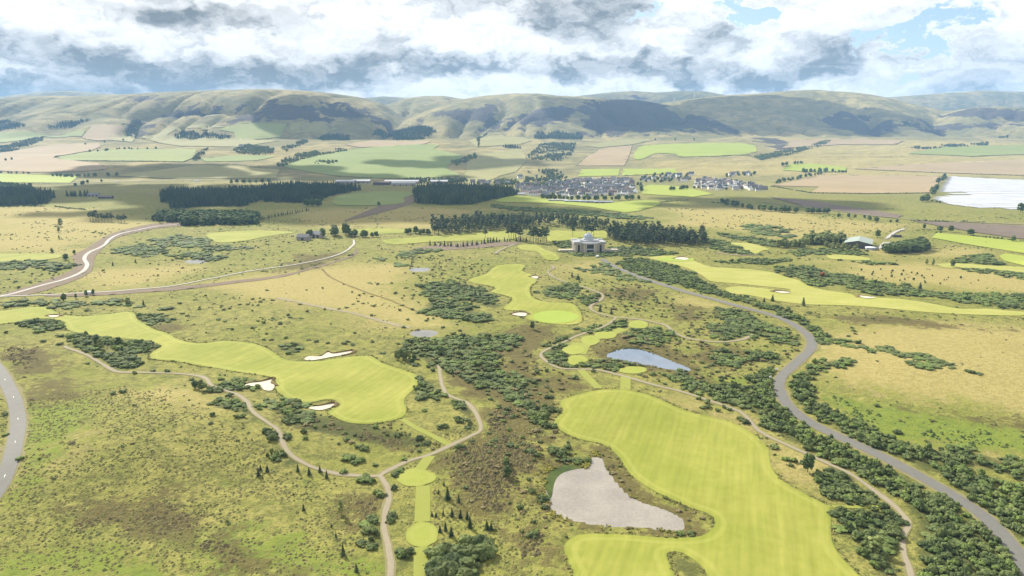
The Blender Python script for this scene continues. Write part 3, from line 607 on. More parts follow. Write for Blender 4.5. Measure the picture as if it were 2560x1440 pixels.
foliage('gorse', (0.036, 0.055, 0.019), (0.125, 0.152, 0.048))
foliage('gorse_bright', (0.055, 0.085, 0.022), (0.135, 0.175, 0.045))
foliage('spruce', (0.018, 0.034, 0.016), (0.082, 0.108, 0.045), 0.3)
foliage('pine', (0.035, 0.058, 0.026), (0.082, 0.105, 0.042), 0.4)
foliage('leaf', (0.045, 0.075, 0.026), (0.115, 0.145, 0.045), 0.5)
foliage('leaf_pale', (0.11, 0.14, 0.045), (0.20, 0.22, 0.08), 0.5)
foliage('leaf_red', (0.16, 0.055, 0.03), (0.24, 0.10, 0.05), 0.5)
foliage('tussock', (0.13, 0.145, 0.045), (0.28, 0.25, 0.09), 0.5)
foliage('heath_tuft', (0.095, 0.08, 0.038), (0.175, 0.145, 0.068), 0.5)
foliage('reed', (0.13, 0.14, 0.035), (0.28, 0.25, 0.05), 0.25)
field('weed', (0.035, 0.06, 0.012), (0.08, 0.105, 0.02), 0.2)
simple('bark', (0.13, 0.10, 0.075), 0.95, 0.1, 0.3, 1.5)
simple('stone', (0.36, 0.325, 0.27), 0.85, 0.2, 0.10, 0.6)
simple('roof_white', (0.31, 0.32, 0.33), 0.6, 0.3, 0.08, 0.3)
simple('dark_glass', (0.025, 0.028, 0.035), 0.15, 0.6, 0.1, 0.3)
simple('dome_glass', (0.24, 0.30, 0.36), 0.18, 0.6, 0.15, 0.6)
simple('zinc', (0.34, 0.37, 0.40), 0.45, 0.4, 0.08, 0.5)
simple('dark_metal', (0.05, 0.05, 0.052), 0.6)
simple('slate', (0.125, 0.13, 0.14), 0.75, 0.3, 0.2, 0.4, obj_var=0.3)
simple('tile_brown', (0.17, 0.13, 0.115), 0.8, 0.2, 0.2, 0.4, obj_var=0.25)
simple('render_white', (0.80, 0.79, 0.75), 0.8, 0.2, 0.06, 0.3, obj_var=0.1)
simple('render_cream', (0.50, 0.46, 0.38), 0.8, 0.2, 0.08, 0.3, obj_var=0.15)
simple('house_stone', (0.24, 0.215, 0.19), 0.85, 0.2, 0.15, 0.4, obj_var=0.2)
simple('barn_roof', (0.24, 0.285, 0.245), 0.55, 0.35, 0.08, 0.2)
simple('barn_wall', (0.085, 0.075, 0.07), 0.8, 0.2, 0.15, 0.3)
simple('shed_roof', (0.32, 0.345, 0.355), 0.5, 0.4, 0.08, 0.1)
simple('steel_white', (0.72, 0.74, 0.75), 0.4, 0.4, 0.05, 0.3)
simple('car_paint', (0.75, 0.76, 0.78), 0.25, 0.5, 0.03, 0.3)
simple('tyre', (0.02, 0.02, 0.02), 0.9)
simple('yard', (0.33, 0.31, 0.285), 0.9, 0.2, 0.12, 0.15)
simple('post_wood', (0.20, 0.16, 0.12), 0.9)

# ground: rough grassland with straw, lush, heath, moor and bare patches
gm, gn_, gb = mat('rough_ground'); n = gn_
pos = geo_pos(n)
sep_ = n.new('ShaderNodeSeparateXYZ'); n.put(sep_.inputs[0], pos)
far = n.step(sep_.outputs[1], 1300.0, 3200.0)          # valley rough gives way to hill pasture
n1 = n.noise(pos, 0.011, 5.0, 0.6); n2 = n.noise(pos, 0.055, 4.0, 0.62); n3 = n.noise(pos, 0.30, 4.0, 0.65); n4 = n.noise(pos, 1.3, 3.0, 0.6)
nf = n.noise(pos, 0.0032, 6.0, 0.6)
base = n.mix(n.step(n.m('ADD', n.m('MULTIPLY', n1, .55), n.m('MULTIPLY', n2, .45)), 0.36, 0.62), (0.235, 0.25, 0.060), (0.385, 0.335, 0.125))
base = n.mix(n.step(n2, 0.52, 0.70), base, (0.20, 0.225, 0.055))
n5 = n.noise(pos, 0.12, 5.0, 0.65, 0.6)
base = n.mix(n.m('MULTIPLY', n.step(n5, 0.50, 0.62), 0.55), base, (0.135, 0.145, 0.045))
base = n.mix(n.m('MULTIPLY', n.step(n5, 0.46, 0.34), 0.6), base, (0.42, 0.385, 0.13))
base = n.mix(n.m('MULTIPLY', n.step(n3, 0.50, 0.66), 0.55), base, (0.125, 0.135, 0.045))
base = n.mix(n.m('MULTIPLY', n.step(n4, 0.52, 0.64), 0.50), base, (0.50, 0.42, 0.18))
spots = n.m('MULTIPLY', n.step(n.noise(pos, 0.5, 2.0, 0.6), 0.52, 0.60), n.step(n.m('ADD', n.m('MULTIPLY', n1, .5), n.m('MULTIPLY', n5, .5)), 0.40, 0.58))
base = n.mix(n.m('MULTIPLY', spots, 0.55), base, (0.095, 0.105, 0.035))
spots2 = n.m('MULTIPLY', n.step(n.noise(pos, 0.21, 4.0, 0.7), 0.53, 0.61), n.step(n2, 0.42, 0.6))
base = n.mix(n.m('MULTIPLY', spots2, 0.5), base, (0.12, 0.125, 0.042))
hillc = n.mix(n.step(nf, 0.38, 0.62), (0.28, 0.245, 0.125), (0.47, 0.375, 0.20))
hillc = n.mix(n.m('MULTIPLY', n.step(n1, 0.46, 0.60), 0.6), hillc, (0.20, 0.178, 0.10))
base = n.mix(far, base, hillc)


def zone(name, colA, colB, k=0.55, soft=0.10, nz=None, amt=1.0):
    global base
    a = n.attr(name); q = n.m('ADD', a, n.m('MULTIPLY', n.m('SUBTRACT', nz if nz is not None else n2, 0.5), k * 2))
    f = n.m('MULTIPLY', n.m('MULTIPLY', n.step(q, 0.5 - soft, 0.5 + soft), n.step(a, 0.02, 0.2)), amt)
    base = n.mix(f, base, n.mix(n.step(n3, 0.36, 0.62), colA, colB))


mix_n = n.m('ADD', n.m('MULTIPLY', n2, 0.55), n.m('MULTIPLY', n3, 0.45))
hill_n = n.m('ADD', n.m('MULTIPLY', nf, 0.45), n.m('MULTIPLY', n.noise(n.vm('MULTIPLY', pos, (0.8, 0.45, 1.0)), 0.012, 5.0, 0.6), 0.55))
str_n = n.m('ADD', n.m('MULTIPLY', n1, 0.4), n.m('MULTIPLY', n5, 0.6))
zone('straw', (0.44, 0.345, 0.155), (0.54, 0.435, 0.215), 1.1, 0.25, str_n, 0.8)
zone('lush', (0.17, 0.235, 0.05), (0.25, 0.30, 0.055), 1.2, 0.18, mix_n, 0.8)
zone('heath', (0.115, 0.088, 0.042), (0.175, 0.14, 0.065), 1.5, 0.18, mix_n, 0.88)
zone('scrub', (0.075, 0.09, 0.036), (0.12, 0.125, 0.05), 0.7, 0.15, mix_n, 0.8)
zone('moor', (0.085, 0.07, 0.076), (0.11, 0.088, 0.092), 1.6, 0.05, hill_n, 0.95)
base = n.mix(1.0, base, (0.595, 0.62, 0.485), 'MULTIPLY')
n.put(gb.inputs['Base Color'], base); gb.inputs['Roughness'].default_value = 0.95; gb.inputs['Specular IOR Level'].default_value = 0.08
bp = n.new('ShaderNodeBump'); bp.inputs['Strength'].default_value = 1.0; bp.inputs['Distance'].default_value = 1.2
n.put(bp.inputs['Height'], n.m('ADD', n.m('MULTIPLY', n3, 0.75), n.m('MULTIPLY', n4, 0.30)))
bp2 = n.new('ShaderNodeBump'); bp2.inputs['Strength'].default_value = 0.8; n.put(bp2.inputs['Distance'], n.m('MULTIPLY', far, 38.0))
n.put(bp2.inputs['Height'], n.noise(pos, 0.008, 6.0, 0.62)); n.l.new(bp.outputs[0], bp2.inputs['Normal'])
n.l.new(bp2.outputs[0], gb.inputs['Normal'])


def water(name, colr, rough, ripple, sc):
    m, n, b = mat(name); pos = geo_pos(n)
    n.put(b.inputs['Base Color'], n.mix(n.step(n.m('ADD', n.m('MULTIPLY', n.noise(pos, 0.05, 4.0), .6), n.m('MULTIPLY', n.noise(pos, 0.9, 4.0, .7), .4)), .30, .70), [q * 0.70 for q in colr], [q * 1.25 for q in colr]))
    b.inputs['Roughness'].default_value = rough; b.inputs['IOR'].default_value = 1.33; b.inputs['Specular IOR Level'].default_value = 0.9
    bp = n.new('ShaderNodeBump'); bp.inputs['Strength'].default_value = 1.0; bp.inputs['Distance'].default_value = ripple
    n.put(bp.inputs['Height'], n.noise(pos, sc, 3.0, 0.6)); n.l.new(bp.outputs[0], b.inputs['Normal'])
    return m


water('water_blue', (0.062, 0.095, 0.14), 0.02, 0.0, 0.5)
MATS['water_blue'].node_tree.nodes['Principled BSDF'].inputs['IOR'].default_value = 2.3
water('water_grey', (0.215, 0.185, 0.14), 0.22, 0.12, 1.2)
MATS['water_grey'].node_tree.nodes['Principled BSDF'].inputs['IOR'].default_value = 1.75
water('water_muddy', (0.17, 0.16, 0.135), 0.2, 0.05, 1.5)

# ------------------------------------------------------------------ mesh helpers


def tag(o, label=None, cat=None, group=None, kind=None):
    if label: o["label"] = label
    if cat: o["category"] = cat
    if group: o["group"] = group
    if kind: o["kind"] = kind
    return o


def link(o, parent=None):
    C.objects.link(o)
    if parent is not None: o.parent = parent
    return o


def np_mesh(name, V, F, mats, fm=None, smooth_=False):
    """F: (n,3) or (n,4) int array"""
    V = np.asarray(V, np.float32); F = np.asarray(F, np.int32); k = F.shape[1]
    me = bpy.data.meshes.new(name)
    me.vertices.add(len(V)); me.vertices.foreach_set('co', V.ravel())
    me.loops.add(F.size); me.loops.foreach_set('vertex_index', F.ravel())
    me.polygons.add(len(F)); me.polygons.foreach_set('loop_start', np.arange(0, F.size, k, dtype=np.int32))
    me.polygons.foreach_set('loop_total', np.full(len(F), k, np.int32))
    for m in mats: me.materials.append(MATS[m])
    if fm is not None: me.polygons.foreach_set('material_index', np.asarray(fm, np.int32))
    me.polygons.foreach_set('use_smooth', np.full(len(F), smooth_, bool))
    me.update(calc_edges=True); me.validate()
    return me


def fattr(me, name, vals):
    a = me.attributes.new(name, 'FLOAT', 'POINT'); a.data.foreach_set('value', np.asarray(vals, np.float32))


def obj(name, me, parent=None, loc=None, rz=0.0, sc=None):
    o = bpy.data.objects.new(name, me); link(o, parent)
    if loc is not None: o.location = loc
    if rz: o.rotation_euler = (0, 0, rz)
    if sc is not None: o.scale = sc if hasattr(sc, '__len__') else (sc, sc, sc)
    return o


class MB:
    def __init__(self): self.v = []; self.f = []
    def quad(self, *p):
        i = len(self.v); self.v += [tuple(q) for q in p]; self.f.append(tuple(range(i, i + len(p)))); return self
    def box(self, x0, x1, y0, y1, z0, z1):
        i = len(self.v)
        self.v += [(x0, y0, z0), (x1, y0, z0), (x1, y1, z0), (x0, y1, z0), (x0, y0, z1), (x1, y0, z1), (x1, y1, z1), (x0, y1, z1)]
        self.f += [(i, i + 3, i + 2, i + 1), (i + 4, i + 5, i + 6, i + 7), (i, i + 1, i + 5, i + 4), (i + 1, i + 2, i + 6, i + 5), (i + 2, i + 3, i + 7, i + 6), (i + 3, i, i + 4, i + 7)]
        return self
    def tube(self, a, b, ra, rb, n=8, cap=True):
        a, b = Vector(a), Vector(b); d = (b - a).normalized()
        s = d.orthogonal().normalized(); t = d.cross(s); i = len(self.v)
        for c_, r in ((a, ra), (b, rb)):
            for k in range(n):
                w = 2 * math.pi * k / n; self.v.append(tuple(c_ + (s * math.cos(w) + t * math.sin(w)) * r))
        for k in range(n): self.f.append((i + k, i + (k + 1) % n, i + n + (k + 1) % n, i + n + k))
        if cap: self.f.append(tuple(range(i + n, i + 2 * n))); self.f.append(tuple(reversed(range(i, i + n))))
        return self
    def lathe(self, prof, n=20, c=(0, 0)):
        i = len(self.v); m = len(prof)
        for (r, z) in prof:
            for k in range(n):
                w = 2 * math.pi * k / n; self.v.append((c[0] + r * math.cos(w), c[1] + r * math.sin(w), z))
        for j in range(m - 1):
            for k in range(n):
                self.f.append((i + j * n + k, i + j * n + (k + 1) % n, i + (j + 1) * n + (k + 1) % n, i + (j + 1) * n + k))
        return self
    def gable(self, x0, x1, y0, y1, z0, ze, zr):       # solid gabled body, ridge along x
        ym = (y0 + y1) / 2; i = len(self.v)
        self.v += [(x0, y0, z0), (x1, y0, z0), (x1, y1, z0), (x0, y1, z0), (x0, y0, ze), (x1, y0, ze), (x1, y1, ze), (x0, y1, ze), (x0, ym, zr), (x1, ym, zr)]
        self.f += [(i, i + 1, i + 5, i + 4), (i + 1, i + 2, i + 6, i + 9, i + 5), (i + 2, i + 3, i + 7, i + 6), (i + 3, i, i + 4, i + 8, i + 7), (i + 4, i + 5, i + 9, i + 8), (i + 6, i + 7, i + 8, i + 9)]
        return self
    def roof(self, x0, x1, y0, y1, ze, zr, th=0.25):   # two slabs, ridge along x
        ym = (y0 + y1) / 2
        for ya in (y0, y1):
            i = len(self.v)
            self.v += [(x0, ya, ze), (x1, ya, ze), (x1, ym, zr), (x0, ym, zr), (x0, ya, ze + th), (x1, ya, ze + th), (x1, ym, zr + th), (x0, ym, zr + th)]
            self.f += [(i, i + 3, i + 2, i + 1), (i + 4, i + 5, i + 6, i + 7), (i, i + 1, i + 5, i + 4), (i + 1, i + 2, i + 6, i + 5), (i + 3, i, i + 4, i + 7)]
        return self
    def mesh(self, name, m, smooth_=False):
        me = bpy.data.meshes.new(name); me.from_pydata(self.v, [], self.f); me.materials.append(MATS[m]); me.update()
        if smooth_: me.polygons.foreach_set('use_smooth', np.full(len(me.polygons), True))
        return me
    def obj(self, name, m, parent=None, loc=None, rz=0.0, smooth_=False):
        return obj(name, self.mesh(name, m, smooth_), parent, loc, rz)


def empty(name, x, y, z=None, rz=0.0):
    o = bpy.data.objects.new(name, None); link(o)
    o.location = (x, y, float(h(x, y)[0]) if z is None else z); o.rotation_euler = (0, 0, rz); o.empty_display_size = 1
    return o


# ------------------------------------------------------------------ ground and hills
rows = [60.0]
while rows[-1] < 11200:
    d = rows[-1]; rows.append(d + (max(0.9, d * 0.0085) if d < 1100 else 9.5 if d < 3200 else 14 if d < 4300 else 19 if d < 7600 else 55))
rows = np.array(rows); us = np.linspace(-1.12, 1.12, 560)
YY, UU = np.meshgrid(rows, us, indexing='ij'); XX = UU * (YY + 180)
gx, gy = XX.ravel(), YY.ravel(); gz = h(gx, gy)
zones = {}
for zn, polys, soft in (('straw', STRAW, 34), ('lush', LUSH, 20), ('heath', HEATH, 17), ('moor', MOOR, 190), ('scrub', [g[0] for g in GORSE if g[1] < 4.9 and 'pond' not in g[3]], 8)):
    acc = np.zeros(gx.shape)
    for pl_ in polys:
        wp = P(pl_); dm = float(np.hypot(wp[:, 0], wp[:, 1]).mean()); s_ = soft * (max(1, dm / 500) if zn not in ('moor', 'bare') else 1)
        def f(m, sd, o, s_=s_): o[m] = np.maximum(o[m], np.clip(0.5 + 0.5 * sd / s_, 0, 1))
        local(wp, gx, gy, s_ * 1.2, f, acc)
    zones[zn] = acc
nr, nc = XX.shape
ids = np.arange(nr * nc).reshape(nr, nc)
split = int(np.searchsorted(rows, 3200))
for nm, r0, r1 in (('ground', 0, split), ('hills', split, nr - 1)):
    sl_ = slice(r0 * nc, (r1 + 1) * nc); sub = ids[r0:r1 + 1] - r0 * nc
    F = np.stack([sub[:-1, :-1], sub[:-1, 1:], sub[1:, 1:], sub[1:, :-1]], -1).reshape(-1, 4)
    me = np_mesh(nm, np.stack([gx[sl_], gy[sl_], gz[sl_]], 1), F, ['rough_ground'], smooth_=True)
    for zn in zones: fattr(me, zn, zones[zn][sl_])
    tag(obj(nm, me), kind='structure')


def sheet(name, world_poly, m, off, step, kind='structure', flat=None, dish=0.0):
    p = np.asarray(world_poly, float)
    seg = np.hypot(*(np.roll(p, -1, 0) - p).T); out = []
    for i in range(len(p)):
        k = max(1, int(seg[i] / step))
        for j in range(k): out.append(p[i] + (p[(i + 1) % len(p)] - p[i]) * j / k)
    b = np.array(out)
    xs, ys = np.arange(p[:, 0].min(), p[:, 0].max(), step), np.arange(p[:, 1].min(), p[:, 1].max(), step)
    gx_, gy_ = [q.ravel() for q in np.meshgrid(xs, ys)]
    gx_ = gx_ + rng.uniform(-.2, .2, gx_.shape) * step; gy_ = gy_ + rng.uniform(-.2, .2, gy_.shape) * step
    sd = sdist(b, gx_, gy_) if len(gx_) else np.array([])
    k = sd > step * 0.45
    pts = [Vector(q) for q in b] + [Vector((x, y)) for x, y in zip(gx_[k], gy_[k])]
    nb = len(b)
    V, _, F, *_ = delaunay_2d_cdt(pts, [(i, (i + 1) % nb) for i in range(nb)], [list(range(nb))], 1, 1e-4, False)
    V = np.array([tuple(q) for q in V]); F = np.array([f_ for f_ in F if len(f_) == 3])
    F = F[sdist(b, *V[F].mean(1).T) > 0]
    a = V[F[:, 0]]; e1 = V[F[:, 1]] - a; e2 = V[F[:, 2]] - a
    fl = (e1[:, 0] * e2[:, 1] - e1[:, 1] * e2[:, 0]) < 0; F[fl] = F[fl][:, ::-1]
    sdv = np.maximum(sdist(b, V[:, 0], V[:, 1]), 0)
    dd = np.hypot(V[:, 0], V[:, 1])
    z = (h(V[:, 0], V[:, 1]) + off * np.maximum(1, dd / 350)) if flat is None else np.full(len(V), flat)
    z = z - dish * sstep(0, 4, sdv)
    me = np_mesh(name, np.column_stack([V, z]), F, [m], smooth_=True); fattr(me, 'edge', sdv)
    return tag(obj(name, me), kind=kind)


def ribbon(name, pts_px, width, m, off, closed=False, step=4.0, jit=0.0):
    w = smooth(P(pts_px), 8, closed)
    L = np.concatenate([[0], np.cumsum(np.hypot(*(w[1:] - w[:-1]).T))]); k = max(4, int(L[-1] / step))
    s = np.linspace(0, L[-1], k); c = np.stack([np.interp(s, L, w[:, 0]), np.interp(s, L, w[:, 1])], 1)
    t = np.gradient(c, axis=0); t /= np.linalg.norm(t, axis=1)[:, None] + 1e-9; nn = np.stack([-t[:, 1], t[:, 0]], 1)
    V = []; dd = np.hypot(c[:, 0], c[:, 1])
    prof = (-1, -.6, 0, .6, 1)
    wl = width * (1 + jit * fbm(s / 14, s * 0 + len(pts_px), 3, 3)); wr = width * (1 + jit * fbm(s / 14, s * 0 + 50 + len(pts_px), 4, 3))
    for q in prof:
        pp = c + nn * (q * 0.5 * (wl if q < 0 else wr))[:, None]
        V.append(np.column_stack([pp, h(pp[:, 0], pp[:, 1]) + off * np.maximum(1, dd / 350)]))
    V = np.stack(V, 1); m_ = len(prof); idx = np.arange(k * m_).reshape(k, m_)
    F = np.stack([idx[:-1, :-1], idx[1:, :-1], idx[1:, 1:], idx[:-1, 1:]], -1).reshape(-1, 4)
    V = V.reshape(-1, 3)
    a = V[F[0]]; nz = np.cross(a[1] - a[0], a[2] - a[0])[2]
    if nz < 0: F = F[:, ::-1]
    tag(obj(name, np_mesh(name, V, F, [m], smooth_=True)), kind='structure')
    return c, t, nn


KEEP = []          # mown or surfaced areas that bushes and tussocks keep clear of
for k_, st in (('left', 2.2), ('front', 1.6), ('centre', 2.6), ('right', 3.5)):
    w = smooth(P(FAIR[k_]), 3); KEEP.append(w)
    sheet('fairway', w, 'fairway_pale' if k_ == 'right' else 'fairway', 0.12, st)
for pp in SMALLFAIR:
    w = smooth(P(pp), 3); KEEP.append(w); sheet('fairway', w, 'fairway_pale' if pp[0][0] > 1800 else 'fairway', 0.14, 6)
for e in ((1388, 793, 58, 16), (1690, 649, 46, 6)):
    sheet('putting_green', P(ellipse(*e, 30)), 'green', 0.20, 3)
for e, lb in TEES:
    el_ = ellipse(*e, 26); el_ = el_[:, :] + (el_ - np.array(e[:2])) * (0.22 * fbm(np.cos(np.linspace(0, 6.28, 26, endpoint=False)) * 1.3 + e[0], np.sin(np.linspace(0, 6.28, 26, endpoint=False)) * 1.3 + e[1], 17, 2))[:, None]
    w = smooth(P(el_), 2); KEEP.append(w); sheet('tee', w, 'tee', 0.19, 2)
for pts_, wd in STRIPS:
    ribbon('mown_walkway', pts_, wd, 'tee', 0.155)
for pts_, m_, nm in FIELDS:
    sheet(nm, P(smooth(pts_, 2) if len(pts_) > 8 else pts_), m_, 0.22, 24)
KEEP = [k for k in KEEP if k is not None]
for pp in BARE: sheet('earth_bank', smooth(P(pp), 2), 'earth', 0.13, 5)
ribbon('ditch', [(805, 672), (830, 695), (900, 725), (960, 745), (1010, 765), (1060, 785)], 2.2, 'lip', 0.1, jit=.5)
for i, (w, lev) in enumerate(ponds):
    c_ = w.mean(0); big = c_ + (w - c_) * 1.12
    sheet('pond', big, ('water_blue', 'water_grey', 'water_muddy', 'water_muddy', 'water_muddy')[i], 0, 4, flat=lev); KEEP.append(w)

wl_ = ponds[1][1]
sheet('pond_weed', smooth(P([(1364, 1221), (1354, 1205), (1372, 1174), (1405, 1156), (1440, 1156), (1462, 1166), (1430, 1172), (1402, 1182), (1386, 1205), (1378, 1245)]), 3), 'weed', 0, 3, flat=wl_ + .03)
# bunkers: a dished sheet of sand with a ragged turf lip on the far side
for pp, lb in BUNKERS:
    w = smooth(P(pp), 4); c_ = w.mean(0)
    o = sheet('bunker', w, 'sand', 0.32, 0.9, kind=None, dish=0.10); tag(o, lb, 'bunker', 'sand bunkers of the golf course')
    KEEP.append(w)
    V = []; F = []; m_ = len(w)
    nrm = w - c_; nrm /= np.linalg.norm(nrm, axis=1)[:, None] + 1e-9
    sc_ = max(1.0, float(np.hypot(*c_)) / 420)
    rise = np.clip((w[:, 1] - c_[1]) / (np.ptp(w[:, 1]) * 0.5 + 1e-6), -0.35, 1) * 0.7 + 0.35
    for i in range(m_):
        r_ = rise[i] * (0.8 + 0.5 * random.random()) * 0.9
        for (oo, zz_) in ((-0.15, 0.12), (0.10, 0.42 + r_), (1.4 * sc_, 0.38 + r_ * 0.8), (3.2 * sc_, -0.1)):
            q = w[i] + nrm[i] * oo; V.append((q[0], q[1], float(h(q[0], q[1])[0]) + zz_))
    runs, cur = [], []
    st_ = int(np.argmin(rise))
    for i_ in range(m_):
        i = (st_ + i_) % m_
        if min(rise[i], rise[(i + 1) % m_]) > 0.33: cur.append(i)
        elif cur: runs.append(cur); cur = []
    if cur: runs.append(cur)
    best = max(runs, key=len); use = {}
    for i in best:
        j = (i + 1) % m_
        for k in range(3): F.append((i * 4 + k, j * 4 + k, j * 4 + k + 1, i * 4 + k + 1))
    F = np.array(F); us_, inv_ = np.unique(F, return_inverse=True); V = np.array(V)[us_]; F = inv_.reshape(-1, 4)
    tag(obj('turf_lip', np_mesh('turf_lip', V, np.array(F), ['lip'], smooth_=False), o), None)

ribbon('track', [(690, 745), (790, 765), (900, 788), (1025, 820)], 4.5, 'old_track', 0.12, jit=.5)
ribbon('verge', ROAD1, 8.6, 'verge', 0.10, jit=.5); ribbon('verge', ROAD2, 9.0, 'verge', 0.10, jit=.5)
for pp, wd in PATHS: ribbon('verge', pp, wd * 0.95, 'verge', 0.12, jit=.7)
r1c, r1t, r1n = ribbon('road', ROAD1, 6.2, 'asphalt', 0.17, jit=.08)
r2c, r2t, r2n = ribbon('road', ROAD2, 6.6, 'asphalt', 0.17)
ribbon('track', TRACK1, 4.2, 'concrete_track', 0.2)
ribbon('track', TRACK2, 2.8, 'concrete_track', 0.2)
for pp, wd in PATHS: ribbon('path', pp, wd * 0.56, 'gravel', 0.18, jit=0.55, step=2.5)
ribbon('road', [(-60, 464), (150, 460), (290, 455), (450, 452), (620, 452), (760, 449)], 12, 'asphalt', 0.3)
ribbon('road', [(2262, 573), (2240, 580), (2225, 590), (2215, 598)], 5, 'concrete_track', 0.25)
ribbon('railway', [(1900, 505), (2240, 546), (2420, 556), (2640, 562)], 6, 'gravel', 0.3)
# road paint on the left road
for k in range(4, len(r2c) - 4, 9):
    c_, t_, n_ = r2c[k], r2t[k], r2n[k]
    pts = [c_ + t_ * a + n_ * b for a, b in ((-1.2, -.1), (1.2, -.1), (1.2, .1), (-1.2, .1))]
    z = [float(h(q[0], q[1])[0]) + 0.20 * max(1, math.hypot(*q) / 350) for q in pts]
    MB().quad(*[(q[0], q[1], zq) for q, zq in zip(pts, z)]).obj('road_marking', 'paint')["kind"] = 'structure'
yard = sheet('yard', P([(2189, 623), (2208, 606), (2246, 608), (2242, 611), (2228, 622)]), 'yard', 0.25, 6)

# white crop fleece laid in separate long rolls, each a strip of its own
fw = P(FLEECE); ymin, ymax = fw[:, 1].min(), fw[:, 1].max()
root = empty('crop_cover', *fw.mean(0)); tag(root, 'white crop fleece spread in long strips over the right-hand field', 'crop cover')
fy = ymin; k = 0
while fy < ymax - 4:
    y0_, y1_ = fy, min(fy + 38, ymax); yc = (y0_ + y1_) / 2
    xs_ = []
    for i in range(len(fw)):
        (ax, ay), (bx, by) = fw[i], fw[(i + 1) % len(fw)]
        if (ay > yc) != (by > yc): xs_.append(ax + (bx - ax) * (yc - ay) / (by - ay))
    if len(xs_) >= 2:
        xa, xb = min(xs_), max(xs_); xa += 6 * random.random()
        if 0.30 < (yc - ymin) / (ymax - ymin) < 0.42: xa += 70 * random.random() + 20
        nx = max(2, int((xb - xa) / 25)); V = []
        for j in range(nx + 1):
            x_ = xa + (xb - xa) * j / nx
            for q_, dz_ in ((y0_ + 2.2, 0.5), (y0_ + 4, 1.1), (y1_ - 4, 1.1), (y1_ - 2.2, 0.5)):
                yy_ = q_ + 0.12 * (x_ - xa); V.append((x_, yy_, float(h(x_, yy_)[0]) + dz_ + 0.1 * random.random()))
        idx = np.arange((nx + 1) * 4).reshape(nx + 1, 4)
        F = np.stack([idx[:-1, :-1], idx[1:, :-1], idx[1:, 1:], idx[:-1, 1:]], -1).reshape(-1, 4)
        o = obj('fleece_strip', np_mesh('fleece_strip', V, F, ['fleece'], smooth_=True)); o.parent = root
        o.matrix_parent_inverse = Matrix.Translation(-Vector(root.location))
    fy += 38; k += 1

# ------------------------------------------------------------------ plant prototypes
import bmesh


def ico(sub):
    bm = bmesh.new(); bmesh.ops.create_icosphere(bm, subdivisions=sub, radius=1.0)
    V = np.array([v.co[:] for v in bm.verts]); F = np.array([[v.index for v in f.verts] for f in bm.faces]); bm.free()
    return V, F


I1, I2 = ico(1), ico(2)
OCT = (np.array([(1, 0, 0), (-1, 0, 0), (0, 1, 0), (0, -1, 0), (0, 0, 1), (0, 0, -1)], float), np.array([(0, 2, 4), (2, 1, 4), (1, 3, 4), (3, 0, 4), (2, 0, 5), (1, 2, 5), (3, 1, 5), (0, 3, 5)]))


def lumps(centres, radii, base, jag, g, floor=None):
    Vs, Fs, o = [], [], 0
    for c_, r in zip(centres, radii):
        V = base[0] * (1 + jag * g.uniform(-1, 1, (len(base[0]), 1))) * np.asarray(r) + np.asarray(c_)
        if floor is not None: V[:, 2] = np.maximum(V[:, 2], floor)
        Vs.append(V); Fs.append(base[1] + o); o += len(V)
    return np.concatenate(Vs), np.concatenate(Fs)


def gorse_arr(seed, base, n_):
    g = np.random.default_rng(seed); cs, rs = [(0, 0, .45)], [(.55, .55, .5)]
    for i in range(n_):
        a = g.uniform(0, 6.28); r = g.uniform(.3, .85); z = (1 - r * r) * .62 * g.uniform(.6, 1.15) + .12
        q = g.uniform(.22, .40); cs.append((r * math.cos(a), r * math.sin(a), z)); rs.append((q * 1.1, q * 1.1, q * .85))
    V, F = lumps(cs, rs, base, .22, g, -0.06)
    if base is I2: V, F = join((V, F), bits(seed + 5, V, 260, .13))
    return V, F


def conifer_arr(seed, nt, nb_, wid=0.2, low=0.07):
    g = np.random.default_rng(seed); V, F = [], []
    for k in range(nt):
        z0 = low + (0.96 - low) * k / nt; rr = (1 - z0) ** 0.85 * wid
        for b in range(nb_):
            a = 6.283 * (b + g.uniform(-.3, .3)) / nb_ + k * 0.9; r = rr * g.uniform(.7, 1.25); w_ = 3.4 / nb_
            i = len(V); top = z0 + 1.5 * (1 - low) / nt
            V += [(0, 0, min(1, top)), (r * math.cos(a), r * math.sin(a), z0 - .02 * g.uniform(0, 1.5)), (r * .55 * math.cos(a - w_), r * .55 * math.sin(a - w_), z0 + .02), (r * .55 * math.cos(a + w_), r * .55 * math.sin(a + w_), z0 + .02)]
            F += [(i, i + 2, i + 1), (i, i + 1, i + 3)]
    return np.array(V, float), np.array(F)


def trunk_arr(h_, r0, r1, n_=6, bend=0.02, seed=0):
    g = np.random.default_rng(seed); V, F = [], []
    for j in range(4):
        z = h_ * j / 3; r = r0 + (r1 - r0) * j / 3; ox, oy = g.uniform(-bend, bend, 2) * j / 3
        for k in range(n_): V.append((ox + r * math.cos(6.283 * k / n_), oy + r * math.sin(6.283 * k / n_), z))
    for j in range(3):
        for k in range(n_):
            a, b, c_, d = j * n_ + k, j * n_ + (k + 1) % n_, (j + 1) * n_ + (k + 1) % n_, (j + 1) * n_ + k
            F += [(a, b, c_), (a, c_, d)]
    return np.array(V), np.array(F)


def limbs_arr(seed, z0, z1, n_, L):
    g = np.random.default_rng(seed); V, F = [], []
    for i in range(n_):
        a = g.uniform(0, 6.28); z = g.uniform(z0, z1); l = L * g.uniform(.6, 1); q = len(V); r = .012
        e = (l * math.cos(a), l * math.sin(a), z + l * .5)
        V += [(r, 0, z), (-r, r, z), (-r, -r, z), e]; F += [(q, q + 1, q + 3), (q + 1, q + 2, q + 3), (q + 2, q, q + 3)]
    return np.array(V), np.array(F)


def join(*vf):
    V, F, o = [], [], 0
    for v, f in vf: V.append(v); F.append(f + o); o += len(v)
    return np.concatenate(V), np.concatenate(F)


